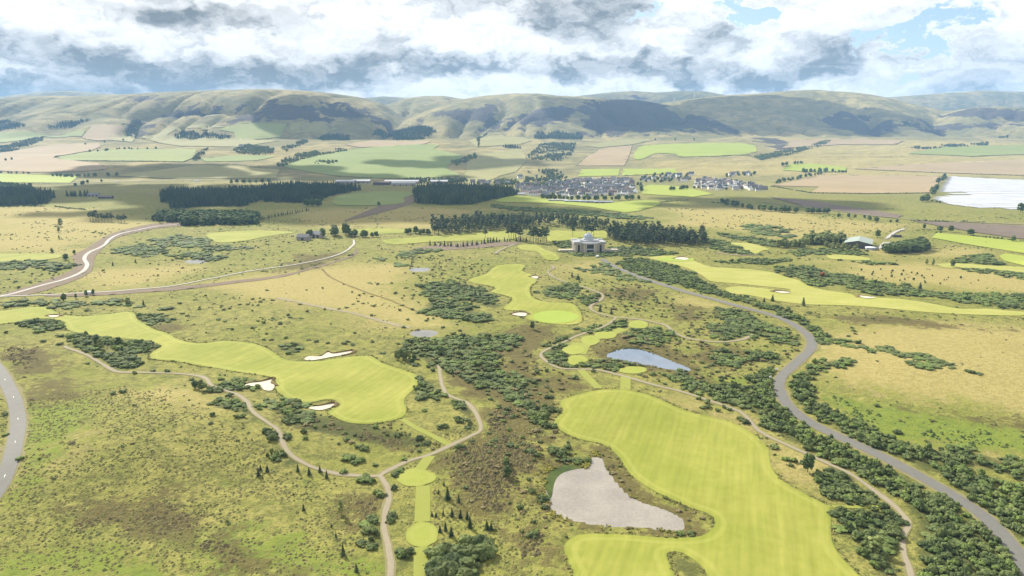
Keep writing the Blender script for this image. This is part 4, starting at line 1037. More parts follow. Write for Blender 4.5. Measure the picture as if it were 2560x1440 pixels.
def bits(seed, V0, n_, s):
    """loose leaf sprays that break the outline of a crown"""
    g = np.random.default_rng(seed); p = V0[g.integers(0, len(V0), n_)] + g.normal(0, s * .6, (n_, 3)); V, F = [], []
    for i, q in enumerate(p):
        a, b = g.normal(0, 1, 3), g.normal(0, 1, 3); V += [q, q + a / np.linalg.norm(a) * s, q + b / np.linalg.norm(b) * s]; F.append((3 * i, 3 * i + 1, 3 * i + 2))
    return np.array(V), np.array(F)


def crown_arr(seed, n_, base, z0, z1, rad, q0, q1, shape='round', nbits=120):
    g = np.random.default_rng(seed); cs, rs = [], []
    for i in range(n_):
        t = g.uniform(0, 1); a = g.uniform(0, 6.28)
        if shape == 'round': prof = math.sqrt(max(0.05, 1 - (2 * t - .85) ** 2 / 1.35))
        else: prof = (1 - t) ** .6 * .9 + .22
        r = rad * prof * math.sqrt(g.uniform(0.1, 1)) * g.uniform(.75, 1.1); q = g.uniform(q0, q1) * (1 if shape == 'round' else (1.15 - .5 * t))
        cs.append((r * math.cos(a), r * math.sin(a), z0 + (z1 - z0) * t)); rs.append((q, q, q * (.8 if shape == 'round' else .55)))
    V, F = lumps(cs, rs, base, .28, g)
    if nbits: V, F = join((V, F), bits(seed + 1, V, nbits, q0 * .75))
    return V, F


PROTO = {}


def proto(kind, parts):
    """parts: list of (name, array, material, smooth)"""
    PROTO.setdefault(kind, []).append([(nm, np_mesh(nm, a[0], a[1], [m], smooth_=sm), m) for nm, a, m, sm in parts])


for s_ in range(4):
    proto('spruce', [('crown', conifer_arr(100 + s_, 12, 8, .25 + .025 * s_), 'spruce', False), ('trunk', trunk_arr(.9, .018, .004), 'bark', True)])
    proto('pine', [('crown', crown_arr(200 + s_ * 7, 34, I1, .42, .97, .155, .045, .085, 'pine', 140), 'pine', False), ('trunk', join(trunk_arr(.92, .016, .006, 6, .02, s_), limbs_arr(s_, .4, .9, 12, .16)), 'bark', True)])
    proto('broad', [('crown', crown_arr(300 + s_ * 7, 46, I1, .25, .92, .33, .09, .17, 'round', 200), 'leaf', False), ('trunk', join(trunk_arr(.6, .03, .012, 7, .03, s_), limbs_arr(s_ + 50, .2, .55, 8, .3)), 'bark', True)])
    proto('pale', [('crown', crown_arr(400 + s_ * 7, 40, I1, .2, .95, .24, .07, .13, 'round', 200), 'leaf_pale', False), ('trunk', join(trunk_arr(.7, .025, .01, 7, .05, s_), limbs_arr(s_ + 70, .2, .6, 8, .25)), 'bark', True)])
proto('red', [('crown', crown_arr(500, 34, I1, .15, .9, .36, .1, .18, 'round', 150), 'leaf_red', False), ('trunk', trunk_arr(.5, .03, .012), 'bark', True)])
GB = [np_mesh('gorse_bush', *gorse_arr(600 + i, I2 if i < 3 else I1, 13), ['gorse'], smooth_=False) for i in range(6)]
GBB = [np_mesh('gorse_bush', *gorse_arr(620 + i, I1, 14), ['gorse_bright'], smooth_=False) for i in range(3)]

LOW = {'spruce': ([conifer_arr(700 + i, 7, 6, .2) for i in range(5)], 'spruce'), 'pine': ([join(crown_arr(720 + i, 12, OCT, .35, .97, .15, .06, .1, 'pine', 24), trunk_arr(.85, .016, .006, 4)) for i in range(4)], 'pine'),
       'broad': ([crown_arr(740 + i, 12, I1, .12, .9, .36, .14, .22, 'round', 30) for i in range(4)], 'leaf'),
       'gorse': ([gorse_arr(760 + i, I1, 7) for i in range(6)], 'gorse'), 'far': ([conifer_arr(780 + i, 4, 5, .24) for i in range(4)], 'spruce')}


def merged(name, kind, x, y, hgt, wid=None, m=None):
    """many plants too far or too dense to count, as one mesh"""
    protos, mt = LOW[kind]; Vs, Fs, o = [], [], 0
    z = h(x, y); wid = hgt if wid is None else wid
    for k in range(len(protos)):
        sel = np.arange(len(x))[np.arange(len(x)) % len(protos) == k]
        if not len(sel): continue
        V0, F0 = protos[k]; a = rng.uniform(0, 6.28, len(sel)); ca, sa = np.cos(a)[:, None], np.sin(a)[:, None]
        wx = wid[sel][:, None]
        V = np.stack([x[sel][:, None] + wx * (V0[:, 0] * ca - V0[:, 1] * sa), y[sel][:, None] + wx * (V0[:, 0] * sa + V0[:, 1] * ca), z[sel][:, None] - 0.1 + hgt[sel][:, None] * V0[:, 2]], -1)
        Vs.append(V.reshape(-1, 3)); Fs.append((F0[None] + (np.arange(len(sel)) * len(V0))[:, None, None] + o).reshape(-1, 3)); o += len(sel) * len(V0)
    return obj(name, np_mesh(name, np.concatenate(Vs), np.concatenate(Fs), [m or mt], smooth_=False))


def inside(poly, x, y): return sdist(np.asarray(poly), x, y) > 0


def scatter(poly, spacing, jitter=0.42, pad=0.0):
    p = np.asarray(poly); xs, ys = np.arange(p[:, 0].min() - pad, p[:, 0].max() + spacing + pad, spacing), np.arange(p[:, 1].min() - pad, p[:, 1].max() + spacing + pad, spacing)
    x, y = [q.ravel() for q in np.meshgrid(xs, ys)]
    x = x + rng.uniform(-jitter, jitter, x.shape) * spacing; y = y + rng.uniform(-jitter, jitter, y.shape) * spacing
    k = sdist(p, x, y) > -pad; return x[k], y[k]


LINES = [(P(smooth(q, 3, False)), w_ / 2) for q, w_ in [(ROAD1, 6.4), (ROAD2, 6.8), (TRACK1, 6), (TRACK2, 5)] + PATHS + STRIPS]


def clear(x, y, pad=0.6):
    """True where no mown grass, water, sand, road or path lies"""
    ok = np.ones(x.shape, bool)
    for kp in KEEP:
        m = (x > kp[:, 0].min() - 6) & (x < kp[:, 0].max() + 6) & (y > kp[:, 1].min() - 6) & (y < kp[:, 1].max() + 6) & ok
        if m.any(): ok[m] = sdist(kp, x[m], y[m]) < -pad
    for c_, hw in LINES:
        m = (x > c_[:, 0].min() - 6) & (x < c_[:, 0].max() + 6) & (y > c_[:, 1].min() - 6) & (y < c_[:, 1].max() + 6) & ok
        if not m.any(): continue
        d = np.full(m.sum(), 1e9); xm, ym = x[m], y[m]
        for i in range(len(c_) - 1):
            (ax, ay), (bx, by) = c_[i], c_[i + 1]; ex, ey = bx - ax, by - ay
            t = np.clip(((xm - ax) * ex + (ym - ay) * ey) / (ex * ex + ey * ey + 1e-9), 0, 1)
            d = np.minimum(d, (xm - ax - t * ex) ** 2 + (ym - ay - t * ey) ** 2)
        ok[m] = np.sqrt(d) > hw + pad
    return ok


def plant(kind, pts, hts, name, label, group, cat='tree', wide=1.0, world_=False):
    w = np.asarray(pts) if world_ else P(pts); zs = h(w[:, 0], w[:, 1])
    for i in range(len(w)):
        var = PROTO[kind][random.randrange(len(PROTO[kind]))]; H_ = hts[i] if hasattr(hts, '__len__') else hts
        e = bpy.data.objects.new(name, None); link(e); e.location = (w[i, 0], w[i, 1], zs[i] - 0.1); e.rotation_euler = (0, 0, random.uniform(0, 6.28))
        e.scale = (H_ * wide, H_ * wide, H_); tag(e, label, cat, group)
        for nm, me, _ in var: obj(nm, me, e)


def line(pts, n_, jit=2.0):
    w = P(pts); L = np.concatenate([[0], np.cumsum(np.hypot(*(w[1:] - w[:-1]).T))]); s = np.linspace(0, L[-1], n_)
    q = np.stack([np.interp(s, L, w[:, 0]), np.interp(s, L, w[:, 1])], 1); return q + rng.uniform(-jit, jit, q.shape)


# ------------------------------------------------------------------ gorse: the 300 that show largest are single bushes, the rest one mass
LOOSE = {'on the central heath', 'around the blue pond', 'below the left fairway', 'around the grey pond', 'between the upper path and the road', 'beyond the central fairway', 'on the brown heath', 'between the looping path and the road'}
B = []
for gi, (poly, sp, (h0_, h1_), where) in enumerate(GORSE):
    wp = P(poly); A_ = min(14.0, sp * 2.6); x, y = scatter(wp, sp, .46, A_)
    sd_ = sdist(wp, x, y); nz_ = fbm(x / (sp * 4.5), y / (sp * 4.5), 300 + gi, 3)
    k = clear(x, y, sp * 0.28) & (sd_ > A_ * (1.7 * nz_ - .12)) & ((rng.random(len(x)) < .9) | (sp < 3.2))
    x, y = x[k], y[k]; hh = rng.uniform(h0_, h1_, len(x)) * np.exp(rng.normal(0, .18, len(x)))
    loose = where in LOOSE
    if loose:
        kk = (rng.random(len(x)) < .80) & (fbm(x / 16, y / 16, 777, 2) > -.22); x, y, hh = x[kk], y[kk], hh[kk]
    for i in range(len(x)): B.append((x[i], y[i], hh[i], hh[i] * rng.uniform(.6, 1.05) if loose else sp * rng.uniform(.38, .90), gi))
singles = [(650, 1035), (533, 1063), (610, 1058), (592, 1062), (670, 1010), (689, 1022), (725, 1004), (742, 1010), (725, 1040), (720, 1068), (720, 1105), (760, 1088), (763, 1104), (905, 1118), (912, 1125), (880, 1150), (870, 1145), (935, 1165), (1093, 1000), (1060, 1027), (1100, 1070), (1110, 1068), (1050, 1098), (1065, 1110), (1010, 1150), (980, 1172), (970, 1180), (988, 1190), (1000, 1178), (955, 1210), (985, 1222), (945, 1235), (955, 1240), (980, 1290), (976, 1305), (1235, 1105), (1180, 1105), (1150, 1120), (1420, 1120), (1480, 1150), (1470, 1152), (1490, 1160), (1330, 1130), (1345, 1140), (1395, 1230), (1355, 1250), (1362, 1270), (1330, 1230), (1700, 1333), (1727, 1334), (1935, 1120), (1965, 1150), (1975, 1165), (1985, 1155), (1850, 1050), (1862, 1058), (1770, 1020), (1795, 1028), (1808, 1020), (1820, 1026), (1755, 1022), (1437, 946), (1495, 965), (1460, 985), (620, 1040), (480, 955), (385, 928), (365, 930), (415, 930), (335, 935), (260, 917), (150, 862), (108, 855), (16, 833), (500, 947), (310, 988), (283, 992), (30, 1120), (15, 1100), (14, 1135), (12, 1150), (55, 1170), (15, 1040), (470, 790), (428, 770), (455, 785), (545, 800), (573, 772), (600, 762), (650, 755), (700, 810), (770, 780), (865, 770), (910, 735), (930, 742), (580, 825), (660, 850), (680, 850), (715, 845), (790, 855), (820, 858), (860, 860), (870, 855), (930, 855), (880, 862), (300, 800), (660, 808), (1030, 775), (1065, 803), (1020, 800), (1150, 828), (930, 790), (1010, 820), (2135, 830), (2138, 838), (2120, 845), (2160, 815), (2190, 1020), (2245, 1085), (2130, 822), (1455, 890), (1620, 1015)]
sq = P(singles); sq = sq[clear(sq[:, 0], sq[:, 1], 0.4)]
for q in sq: B.append((q[0], q[1], rng.uniform(1.3, 2.3), rng.uniform(1.4, 2.3), -1))
sc_poly = [([(420, 745), (1000, 700), (1150, 850), (900, 880), (600, 850)], 26), ([(1650, 520), (2250, 560), (2000, 610), (1800, 580)], 34), ([(1000, 640), (1240, 640), (1180, 720), (1020, 720)], 16), ([(1420, 680), (1680, 740), (1760, 800), (1500, 780)], 13), ([(300, 600), (860, 610), (800, 650), (400, 690)], 24), ([(1480, 930), (1900, 1010), (1880, 900), (1700, 860)], 12), ([(1200, 960), (1380, 960), (1380, 1120), (1220, 1120)], 9), ([(1860, 780), (2040, 860), (1900, 950), (1700, 830)], 11), ([(-40, 640), (200, 640), (100, 720), (-40, 730)], 20)]
for poly, sp in sc_poly:
    x, y = scatter(P(poly), sp, .5); k = clear(x, y, 1.0) & (rng.random(len(x)) < .75)
    for a, b in zip(x[k], y[k]): B.append((a, b, rng.uniform(.9, 2.0), rng.uniform(1.0, 2.2), -2))
Bx = np.array([b[0] for b in B]); By = np.array([b[1] for b in B]); Bh = np.array([b[2] for b in B]); Br = np.array([b[3] for b in B]); Bg = np.array([b[4] for b in B])
depth = np.hypot(Bx, By); inview = (np.abs(Bx / np.maximum(By, 1)) < 0.76) & (By > 195)
score = np.where(inview, (Br + Bh * .5) / depth, 0) * np.where(Bg < 0, 1.35, 1.0) * np.where(np.array([b >= 0 and GORSE[b][3] in LOOSE for b in Bg]), .8, 1.0)
order = np.argsort(-score); top = order[:296]; rest = order[296:]
Bz = h(Bx, By)
for k, i in enumerate(top):
    bright = random.random() < .22
    e = obj('gorse_bush', random.choice(GBB if bright else GB), None, (Bx[i], By[i], Bz[i] - .08), random.uniform(0, 6.28), (Br[i] * random.uniform(1.0, 1.35), Br[i] * random.uniform(.9, 1.15), Bh[i]))
    where = GORSE[Bg[i]][3] if Bg[i] >= 0 else 'standing alone in the rough grass'
    tag(e, ('tall ' if Bh[i] > 2.55 else 'low ' if Bh[i] < 1.85 else '') + ('bright' if bright else 'dark') + ' green gorse bush ' + where, 'bush', 'gorse bushes ' + where)
m = (rng.random(len(rest)) + .5 * fbm(Bx[rest] / 25, By[rest] / 25, 88, 2)) < .26
lo_ = np.array([b >= 0 and GORSE[b][3] in LOOSE for b in Bg[rest]]) & (rng.random(len(rest)) < .55); hr_ = rest[lo_]; rest, m = rest[~lo_], m[~lo_]
tag(merged('heather_scrub', 'gorse', Bx[hr_], By[hr_], Bh[hr_] * .8, Br[hr_] * 1.3, 'heath_tuft'), 'brown heather clumps among the gorse of the central heath and pond banks', 'scrub', kind='stuff')
tag(merged('gorse_scrub', 'gorse', Bx[rest[~m]], By[rest[~m]], Bh[rest[~m]], Br[rest[~m]] * 1.15), 'mass of dark green gorse scrub spread over the golf course rough', 'scrub', kind='stuff')
tag(merged('broom_scrub', 'gorse', Bx[rest[m]], By[rest[m]], Bh[rest[m]], Br[rest[m]] * 1.15, 'gorse_bright'), 'brighter green bushes mixed through the dark gorse scrub', 'scrub', kind='stuff')

xs_ = rng.uniform(-620, 760, 26000); ys_ = rng.uniform(200, 1250, 26000)
cl_ = fbm(xs_ / 38, ys_ / 38, 401, 3) + .5 * fbm(xs_ / 9, ys_ / 9, 402, 2)
k = (np.abs(xs_ / ys_) < .8) & (cl_ > .05 + .10 * (ys_ < 420) * (xs_ < -20)) & clear(xs_, ys_, .9)
for sp_ in (STRAW[0], STRAW[1], STRAW[3]): k &= (sdist(P(sp_), xs_, ys_) < 0) | (rng.random(len(xs_)) < .12)
xs_, ys_ = xs_[k], ys_[k]; hs2 = np.clip(np.exp(rng.normal(-.4, .42, len(xs_))), .3, 1.5); m = rng.random(len(xs_)) < .35
LOW['small'] = ([gorse_arr(790 + i, OCT, 3) for i in range(5)], 'gorse')
tag(merged('low_shrubs', 'small', xs_[~m], ys_[~m], hs2[~m] * .8, hs2[~m] * rng.uniform(.8, 1.5, (~m).sum())), 'small dark shrubs and seedling gorse dotted through the rough grass', 'scrub', kind='stuff')
tag(merged('low_heather', 'small', xs_[m], ys_[m], hs2[m] * .7, hs2[m] * rng.uniform(.9, 1.7, m.sum()), 'heath_tuft'), 'small brown heather clumps dotted through the rough grass', 'scrub', kind='stuff')

xs_ = rng.uniform(-1000, 1050, 16000); ys_ = rng.uniform(520, 1450, 16000)
cl_ = fbm(xs_ / 60, ys_ / 45, 411, 3) + .4 * fbm(xs_ / 14, ys_ / 14, 412, 2)
k = (np.abs(xs_ / ys_) < .8) & (cl_ > .17) & clear(xs_, ys_, 1.2); xs_, ys_ = xs_[k], ys_[k]
hs2 = np.clip(np.exp(rng.normal(.0, .42, len(xs_))), .4, 2.4)
tag(merged('distant_shrubs', 'small', xs_, ys_, hs2, hs2 * rng.uniform(.9, 1.8, len(xs_))), 'scattered dark shrubs over the rough grass between tracks and clubhouse', 'scrub', kind='stuff')

# tussocks and heath tufts: fine relief of the near rough
def tufts(name, poly, spacing, h_, r_, m_, label, thr=None, seed=0, fade=6.0):
    x, y = scatter(P(poly) if not isinstance(poly, np.ndarray) else poly, spacing, 1.6)
    nz = fbm(x / 22, y / 22, seed, 3) + .6 * fbm(x / 5, y / 5, seed + 9, 2)
    wp_ = P(poly) if not isinstance(poly, np.ndarray) else poly; edge_ = np.clip(sdist(wp_, x, y) / fade, 0, 1)
    k = clear(x, y, 0.8) & (nz > (thr if thr is not None else -9) + 0.5 * (1 - edge_)) & (rng.random(len(x)) < .25 + .75 * edge_)
    x, y = x[k], y[k]
    V0 = np.array([(1, 0, 0), (.3, .95, 0), (-.8, .6, 0), (-.8, -.6, 0), (.3, -.95, 0), (.25, .1, 1), (-.3, -.15, .85)]); F0 = np.array([(0, 1, 5), (1, 2, 5), (2, 6, 5), (2, 3, 6), (3, 4, 6), (4, 5, 6), (4, 0, 5)])
    N = len(x); a = rng.uniform(0, 6.28, N); s = np.clip(np.exp(rng.normal(-.1, .42, N)), .4, 1.7); ca, sa = (np.cos(a) * s)[:, None], (np.sin(a) * s)[:, None]; z = h(x, y)
    V = np.stack([x[:, None] + r_ * (V0[:, 0] * ca - V0[:, 1] * sa), y[:, None] + r_ * (V0[:, 0] * sa + V0[:, 1] * ca), z[:, None] - .05 + (h_ * s)[:, None] * V0[:, 2]], -1).reshape(-1, 3)
    F = (F0[None] + (np.arange(N) * 7)[:, None, None]).reshape(-1, 3)
    tag(obj(name, np_mesh(name, V, F, [m_])), label, 'grass', kind='stuff')


tufts('grass_tussocks', [(-80, 1000), (300, 960), (560, 1010), (700, 1150), (960, 1240), (960, 1475), (-80, 1475)], 1.45, .36, .52, 'tussock', 'low grass tussocks over the near hillside', -.26, 3, 14.0)
tufts('grass_tussocks', [(1000, 1110), (1380, 960), (1400, 1110), (1360, 1480), (1000, 1480)], 1.5, .4, .5, 'tussock', 'low grass tussocks around the brown heath', -.05, 5)
tufts('rushes', LUSH[0], 2.1, .7, .8, 'gorse_bright', 'dark green rushes on the damp ground beside the straw field', .05, 71)
for i in (0, 2, 4, 5, 6, 9, 15):
    tufts('heath_tufts', HEATH[i], 1.15 if i != 4 else 1.6, .55, .75, 'heath_tuft', ['brown heather on the central heath', '', 'brown heather patch on the near hillside', '', 'brown heather beside the left road', 'strip of brown heather at the foot of the near hillside', 'brown heather below the left fairway', '', '', 'brown rushes in the dried pool'][i] if i < 10 else 'rushes and sedge around the grey pond', -.22, 9 + i)
def edge_grass(w, label):
    seg = np.roll(w, -1, 0) - w; L = np.hypot(*seg.T); c = np.concatenate([[0], np.cumsum(L)]); N = int(c[-1] / .55); t = rng.uniform(0, c[-1], N)
    i = np.clip(np.searchsorted(c, t) - 1, 0, len(w) - 1); f_ = ((t - c[i]) / L[i])[:, None]; p_ = w[i] + seg[i] * f_
    nn_ = np.stack([seg[i][:, 1], -seg[i][:, 0]], 1) / L[i][:, None]; q_ = p_ + nn_ * .3
    sg = np.where(sdist(w, q_[:, 0], q_[:, 1]) < 0, 1, -1)[:, None]; p_ = p_ + nn_ * sg * np.abs(rng.normal(.5, .9, N))[:, None]
    k = fbm(p_[:, 0] / 7, p_[:, 1] / 7, 63, 2) > -.12; p_ = p_[k]
    s_ = np.exp(rng.normal(0, .35, len(p_)))
    tag(merged('edge_grass', 'small', p_[:, 0], p_[:, 1], .55 * s_, .5 * s_, 'tussock'), label, 'grass', kind='stuff')


for k_, lb in (('left', 'long grass along the edge of the left fairway'), ('front', 'long grass along the edge of the big near fairway'), ('centre', 'long grass along the edge of the central fairway')): edge_grass(smooth(P(FAIR[k_]), 3), lb)
for w, lev in ponds[:2]:
    c_ = w.mean(0); q = c_ + (w - c_) * 1.0; t = rng.random(500 if w is ponds[0][0] else 600); i = (t * len(w)).astype(int); f_ = t * len(w) - i
    b_ = q[i] * (1 - f_[:, None]) + q[(i + 1) % len(q)] * f_[:, None]; nn_ = b_ - c_; nn_ /= np.linalg.norm(nn_, axis=1)[:, None]
    b_ = b_[fbm(b_[:, 0] / 9, b_[:, 1] / 9, 41, 2) > -.02]; nn_ = b_ - c_; nn_ /= np.linalg.norm(nn_, axis=1)[:, None]
    b_ = b_ + nn_ * np.abs(rng.normal(1.5, 2.2, len(b_)))[:, None]; ok = clear(b_[:, 0], b_[:, 1], -2.0); b_ = b_[ok]
    o = merged('reeds', 'gorse', b_[:, 0], b_[:, 1], rng.uniform(.4, 1.0, len(b_)), rng.uniform(.3, .8, len(b_)), 'reed')
    tag(o, 'yellow green reeds fringing the ' + ('blue' if w is ponds[0][0] else 'grey') + ' pond', 'reeds', kind='stuff')

# ------------------------------------------------------------------ woods that read as one mass
def wood(name, kind, poly, sp, hr, label, wid=1.0, br=None):
    x, y = scatter(P(poly), sp)
    if name in ('conifer_wood', 'plantation', 'hill_plantation'):
        wp_ = P(poly); x, y = scatter(wp_, sp, .5, sp * 2.2); k = sdist(wp_, x, y) > sp * 4.5 * fbm(x / (sp * 6), y / (sp * 6), 29, 3)
        x, y = x[k], y[k]; hr = (hr[0] * .72, hr[1] * 1.06)
    if br is not None:
        k = fbm(x / 70, y / 70, 23, 3) + rng.normal(0, .12, len(x)) > br
        x, y = x[k], y[k]
    hh = rng.uniform(hr[0], hr[1], len(x))
    tag(merged(name, kind, x, y, hh, hh * wid), label, 'wood', kind='stuff')


wood('conifer_wood', 'spruce', [(408, 500), (440, 522), (545, 516), (598, 516), (650, 503), (773, 509), (826, 492), (900, 475), (820, 470), (721, 468), (633, 480), (527, 484), (411, 482)], 7.0, (15, 24), 'long dark conifer wood left of the valley warehouses', .95)
wood('plantation', 'broad', [(410, 556), (475, 563), (654, 563), (650, 552), (610, 545), (520, 545), (405, 545)], 8.0, (13, 18), 'dark rounded wood beside the earth bank of the pale track', .95)
wood('conifer_wood', 'spruce', [(-60, 516), (88, 514), (127, 500), (118, 490), (0, 486), (-60, 486)], 7.0, (18, 26), 'conifer wood at the left edge of the valley', .9)
wood('conifer_wood', 'broad', [(-60, 478), (60, 478), (75, 474), (40, 468), (-60, 466)], 9.0, (12, 17), 'round-topped wood behind the left conifer wood', .9)
wood('conifer_wood', 'spruce', [(1040, 512), (1166, 514), (1237, 500), (1284, 489), (1280, 481), (1230, 476), (1096, 472), (1042, 478)], 6.6, (17, 25), 'big square conifer wood left of the village', .95)
HW = [([(440, 349), (578, 347), (580, 338), (445, 338)], 'long narrow dark plantation on the left hillside'), ([(803, 351), (870, 351), (872, 342), (806, 342)], 'small dark plantation right of the long one'),
      ([(926, 338), (985, 342), (990, 351), (1045, 350), (1083, 330), (1080, 321), (1040, 318), (950, 326)], 'large dark plantation below the gully between hills'),
      ([(1330, 347), (1448, 350), (1450, 335), (1345, 328)], 'square dark plantation above the scrubby burn'), ([(1258, 372), (1305, 372), (1303, 366), (1262, 366)], 'tiny dark plantation left of the scrubby burn'),
      ([(128, 316), (180, 318), (232, 300), (228, 295), (170, 305)], 'sloping dark plantation high on the left hill'), ([(-40, 330), (40, 322), (60, 316), (30, 306), (-40, 312)], 'dark plantation at the left edge of the hill'),
      ([(2252, 318), (2276, 316), (2268, 304), (2258, 308)], 'triangle of dark trees in the right glen')]
for p_, lb in HW: wood('hill_plantation', 'far', p_, 11, (14, 20), lb, 1.1)
SC = [([(1310, 398), (1350, 360), (1440, 358), (1425, 395), (1400, 405)], 'scrubby birch wood filling the burn below the plantation'), ([(1300, 470), (1320, 430), (1400, 425), (1420, 450), (1400, 470)], 'scrubby trees on the bank above the village'),
      ([(-40, 372), (20, 365), (60, 352), (108, 345), (112, 350), (40, 378), (-40, 388)], 'belt of hedgerow trees on the left hill foot'), ([(318, 340), (325, 305), (350, 295), (352, 320), (338, 348)], 'scrub in the left hillside gully'),
      ([(575, 378), (620, 362), (688, 372), (680, 388), (600, 385)], 'farm wood on the middle slope'), ([(700, 370), (760, 350), (772, 354), (715, 380)], 'strip of trees running up the slope'),
      ([(690, 415), (720, 390), (860, 372), (868, 378), (760, 398), (705, 418)], 'hedgerow trees above the big green field'), ([(783, 412), (847, 412), (845, 404), (790, 404)], 'dark clump of trees in the big green field'),
      ([(1130, 405), (1190, 385), (1195, 395), (1140, 415)], 'scrubby hollow right of the big green field'), ([(1885, 392), (2000, 370), (2080, 345), (2075, 356), (1990, 385), (1900, 402)], 'trees along the glen burn'),
      ([(2275, 370), (2400, 362), (2470, 358), (2470, 366), (2300, 374)], 'line of far trees on the right slope'), ([(1240, 462), (1300, 462), (1290, 452), (1240, 452)], 'trees left of the village'),
      ([(480, 400), (500, 378), (520, 372), (512, 386), (490, 404)], 'strip of trees at the field corner'), ([(1010, 458), (1110, 460), (1170, 455), (1160, 450), (1010, 450)], 'tree belt behind the warehouses'),
      ([(1192, 345), (1236, 308), (1256, 292), (1245, 308), (1206, 342), (1196, 372)], 'scrub along the middle burn')]
for p_, lb in SC: wood('scrub_wood', 'broad', p_, 13, (6, 13), lb, 1.1, -.06)

for pts, lb in (([(150, 402), (316, 404), (457, 406), (485, 395)], 'below the left sloping green field'), ([(714, 412), (800, 388), (900, 372)], 'along the upper side of the big green field'), ([(840, 441), (1000, 448), (1150, 441)], 'along the foot of the big green field'), ([(850, 387), (960, 385), (1080, 384)], 'crossing the big green field'), ([(2047, 438), (2200, 439), (2349, 440)], 'along the top of the near tan field'),
                ([(2138, 423), (2363, 433), (2620, 441)], 'between the two tan fields'), ([(1927, 466), (2029, 483), (2170, 485), (2328, 483)], 'along the foot of the near tan field'), ([(246, 409), (267, 423), (141, 431)], 'at the corner of the left tan field'), ([(1440, 415), (1500, 372)], 'running up beside the tan slope field'), ([(1700, 394), (1870, 389), (1900, 400)], 'below the lime hill field'),
                ([(-40, 516), (130, 516), (215, 525)], 'along the straw slope below the left conifer wood'), ([(2279, 552), (2450, 556), (2620, 563)], 'along the top of the ploughed field'), ([(1650, 506), (1730, 500), (1800, 508)], 'above the far straw slope'), ([(560, 410), (640, 418), (700, 424)], 'across the slope left of the big green field'), ([(640, 358), (690, 335), (720, 311)], 'climbing the left hillside'), ([(340, 347), (400, 345), (592, 352)], 'under the long narrow plantation'),
                ([(-40, 458), (176, 459)], 'along the foot of the left lime field'), ([(2342, 582), (2480, 596), (2620, 610)], 'along the top of the bright right field')):
    L_ = P(pts); n_ = int(np.hypot(*(L_[1:] - L_[:-1]).T).sum() / 4.5); q_ = line(pts, n_, 1.5); k = fbm(q_[:, 0] / 40, q_[:, 1] / 40, 59, 2) > -.2; q_ = q_[k]
    tag(merged('hedgerow', 'gorse', q_[:, 0], q_[:, 1], rng.uniform(1.4, 4.0, len(q_)), rng.uniform(1.8, 3.2, len(q_))), 'dark broken hedgerow ' + lb, 'hedge', kind='stuff')

# ------------------------------------------------------------------ single trees
G_P = 'tall pines around the clubhouse'
for pts, hr, lb in (([(1272, 597), (1278, 600), (1284, 598), (1290, 601), (1296, 599), (1300, 603), (1288, 595)], (21, 27), 'tall dark pine in the clump left of the clubhouse drive'),
                    ([(1325, 604), (1333, 607), (1340, 606), (1346, 609), (1352, 607), (1360, 609), (1366, 606), (1356, 603)], (20, 27), 'tall dark pine in the clump beside the clubhouse drive'),
                    ([(1214, 595)], (16, 17), 'lone round-headed pine on the mown slope left of the clubhouse'), ([(1432, 592)], (23, 24), 'lone pine on a long bare trunk behind the clubhouse'),
                    ([(1466, 592), (1478, 593), (1484, 594)], (22, 25), 'pine in the close group right behind the clubhouse dome'), ([(1310, 583), (1316, 583)], (14, 16), 'slim pine on the edge of the pine belt'),
                    ([(398, 557)], (20, 21), 'tall flat-topped pine at the left end of the rounded wood')):
    plant('pine', pts, [random.uniform(*hr) for _ in pts], 'pine_tree', lb, G_P)
x, y = scatter(P([(1075, 588), (1149, 588), (1237, 577), (1272, 574), (1377, 567), (1518, 577), (1525, 568), (1400, 556), (1300, 552), (1180, 555), (1080, 565)]), 13.5)
hs_ = rng.uniform(14, 22, len(x)); ym_ = np.median(y)
for nm_, sel in (('tall dark pine on the near side of the long belt behind the clubhouse', (hs_ > 18) & (y < ym_)), ('shorter dark pine on the near side of the long belt behind the clubhouse', (hs_ <= 18) & (y < ym_)), ('tall dark pine deep in the long belt behind the clubhouse', (hs_ > 18) & (y >= ym_)), ('shorter dark pine deep in the long belt behind the clubhouse', (hs_ <= 18) & (y >= ym_))):
    plant('pine', np.stack([x, y], 1)[sel], hs_[sel], 'pine_tree', nm_, 'pines of the belt behind the clubhouse', world_=True, wide=1.25)
x, y = scatter(P([(1515, 598), (1560, 610), (1606, 617), (1659, 612), (1765, 617), (1770, 606), (1740, 596), (1660, 590), (1580, 580), (1520, 584)]), 12.0)
hs_ = rng.uniform(15, 24, len(x)); ym_ = np.median(y)
for nm_, sel in (('tall dark pine on the near edge of the wood right of the clubhouse', (hs_ > 19) & (y < ym_)), ('shorter dark pine on the near edge of the wood right of the clubhouse', (hs_ <= 19) & (y < ym_)), ('tall dark pine inside the wood right of the clubhouse', (hs_ > 19) & (y >= ym_)), ('shorter dark pine inside the wood right of the clubhouse', (hs_ <= 19) & (y >= ym_))):
    plant('pine', np.stack([x, y], 1)[sel], hs_[sel], 'pine_tree', nm_, 'pines of the wood right of the clubhouse', world_=True, wide=1.25)
wood('understorey', 'pine', [(1075, 588), (1149, 588), (1237, 577), (1272, 574), (1377, 567), (1518, 577), (1525, 568), (1400, 556), (1300, 552), (1180, 555), (1080, 565)], 8, (6, 14), 'dark understorey of young trees filling the pine belt behind the clubhouse', 1.6, -.2)
wood('understorey', 'pine', [(1515, 598), (1560, 610), (1606, 616), (1659, 611), (1765, 616), (1770, 606), (1740, 596), (1660, 590), (1580, 580), (1520, 584)], 7, (6, 15), 'dark understorey of young trees in the wood right of the clubhouse', 1.6, -.2)
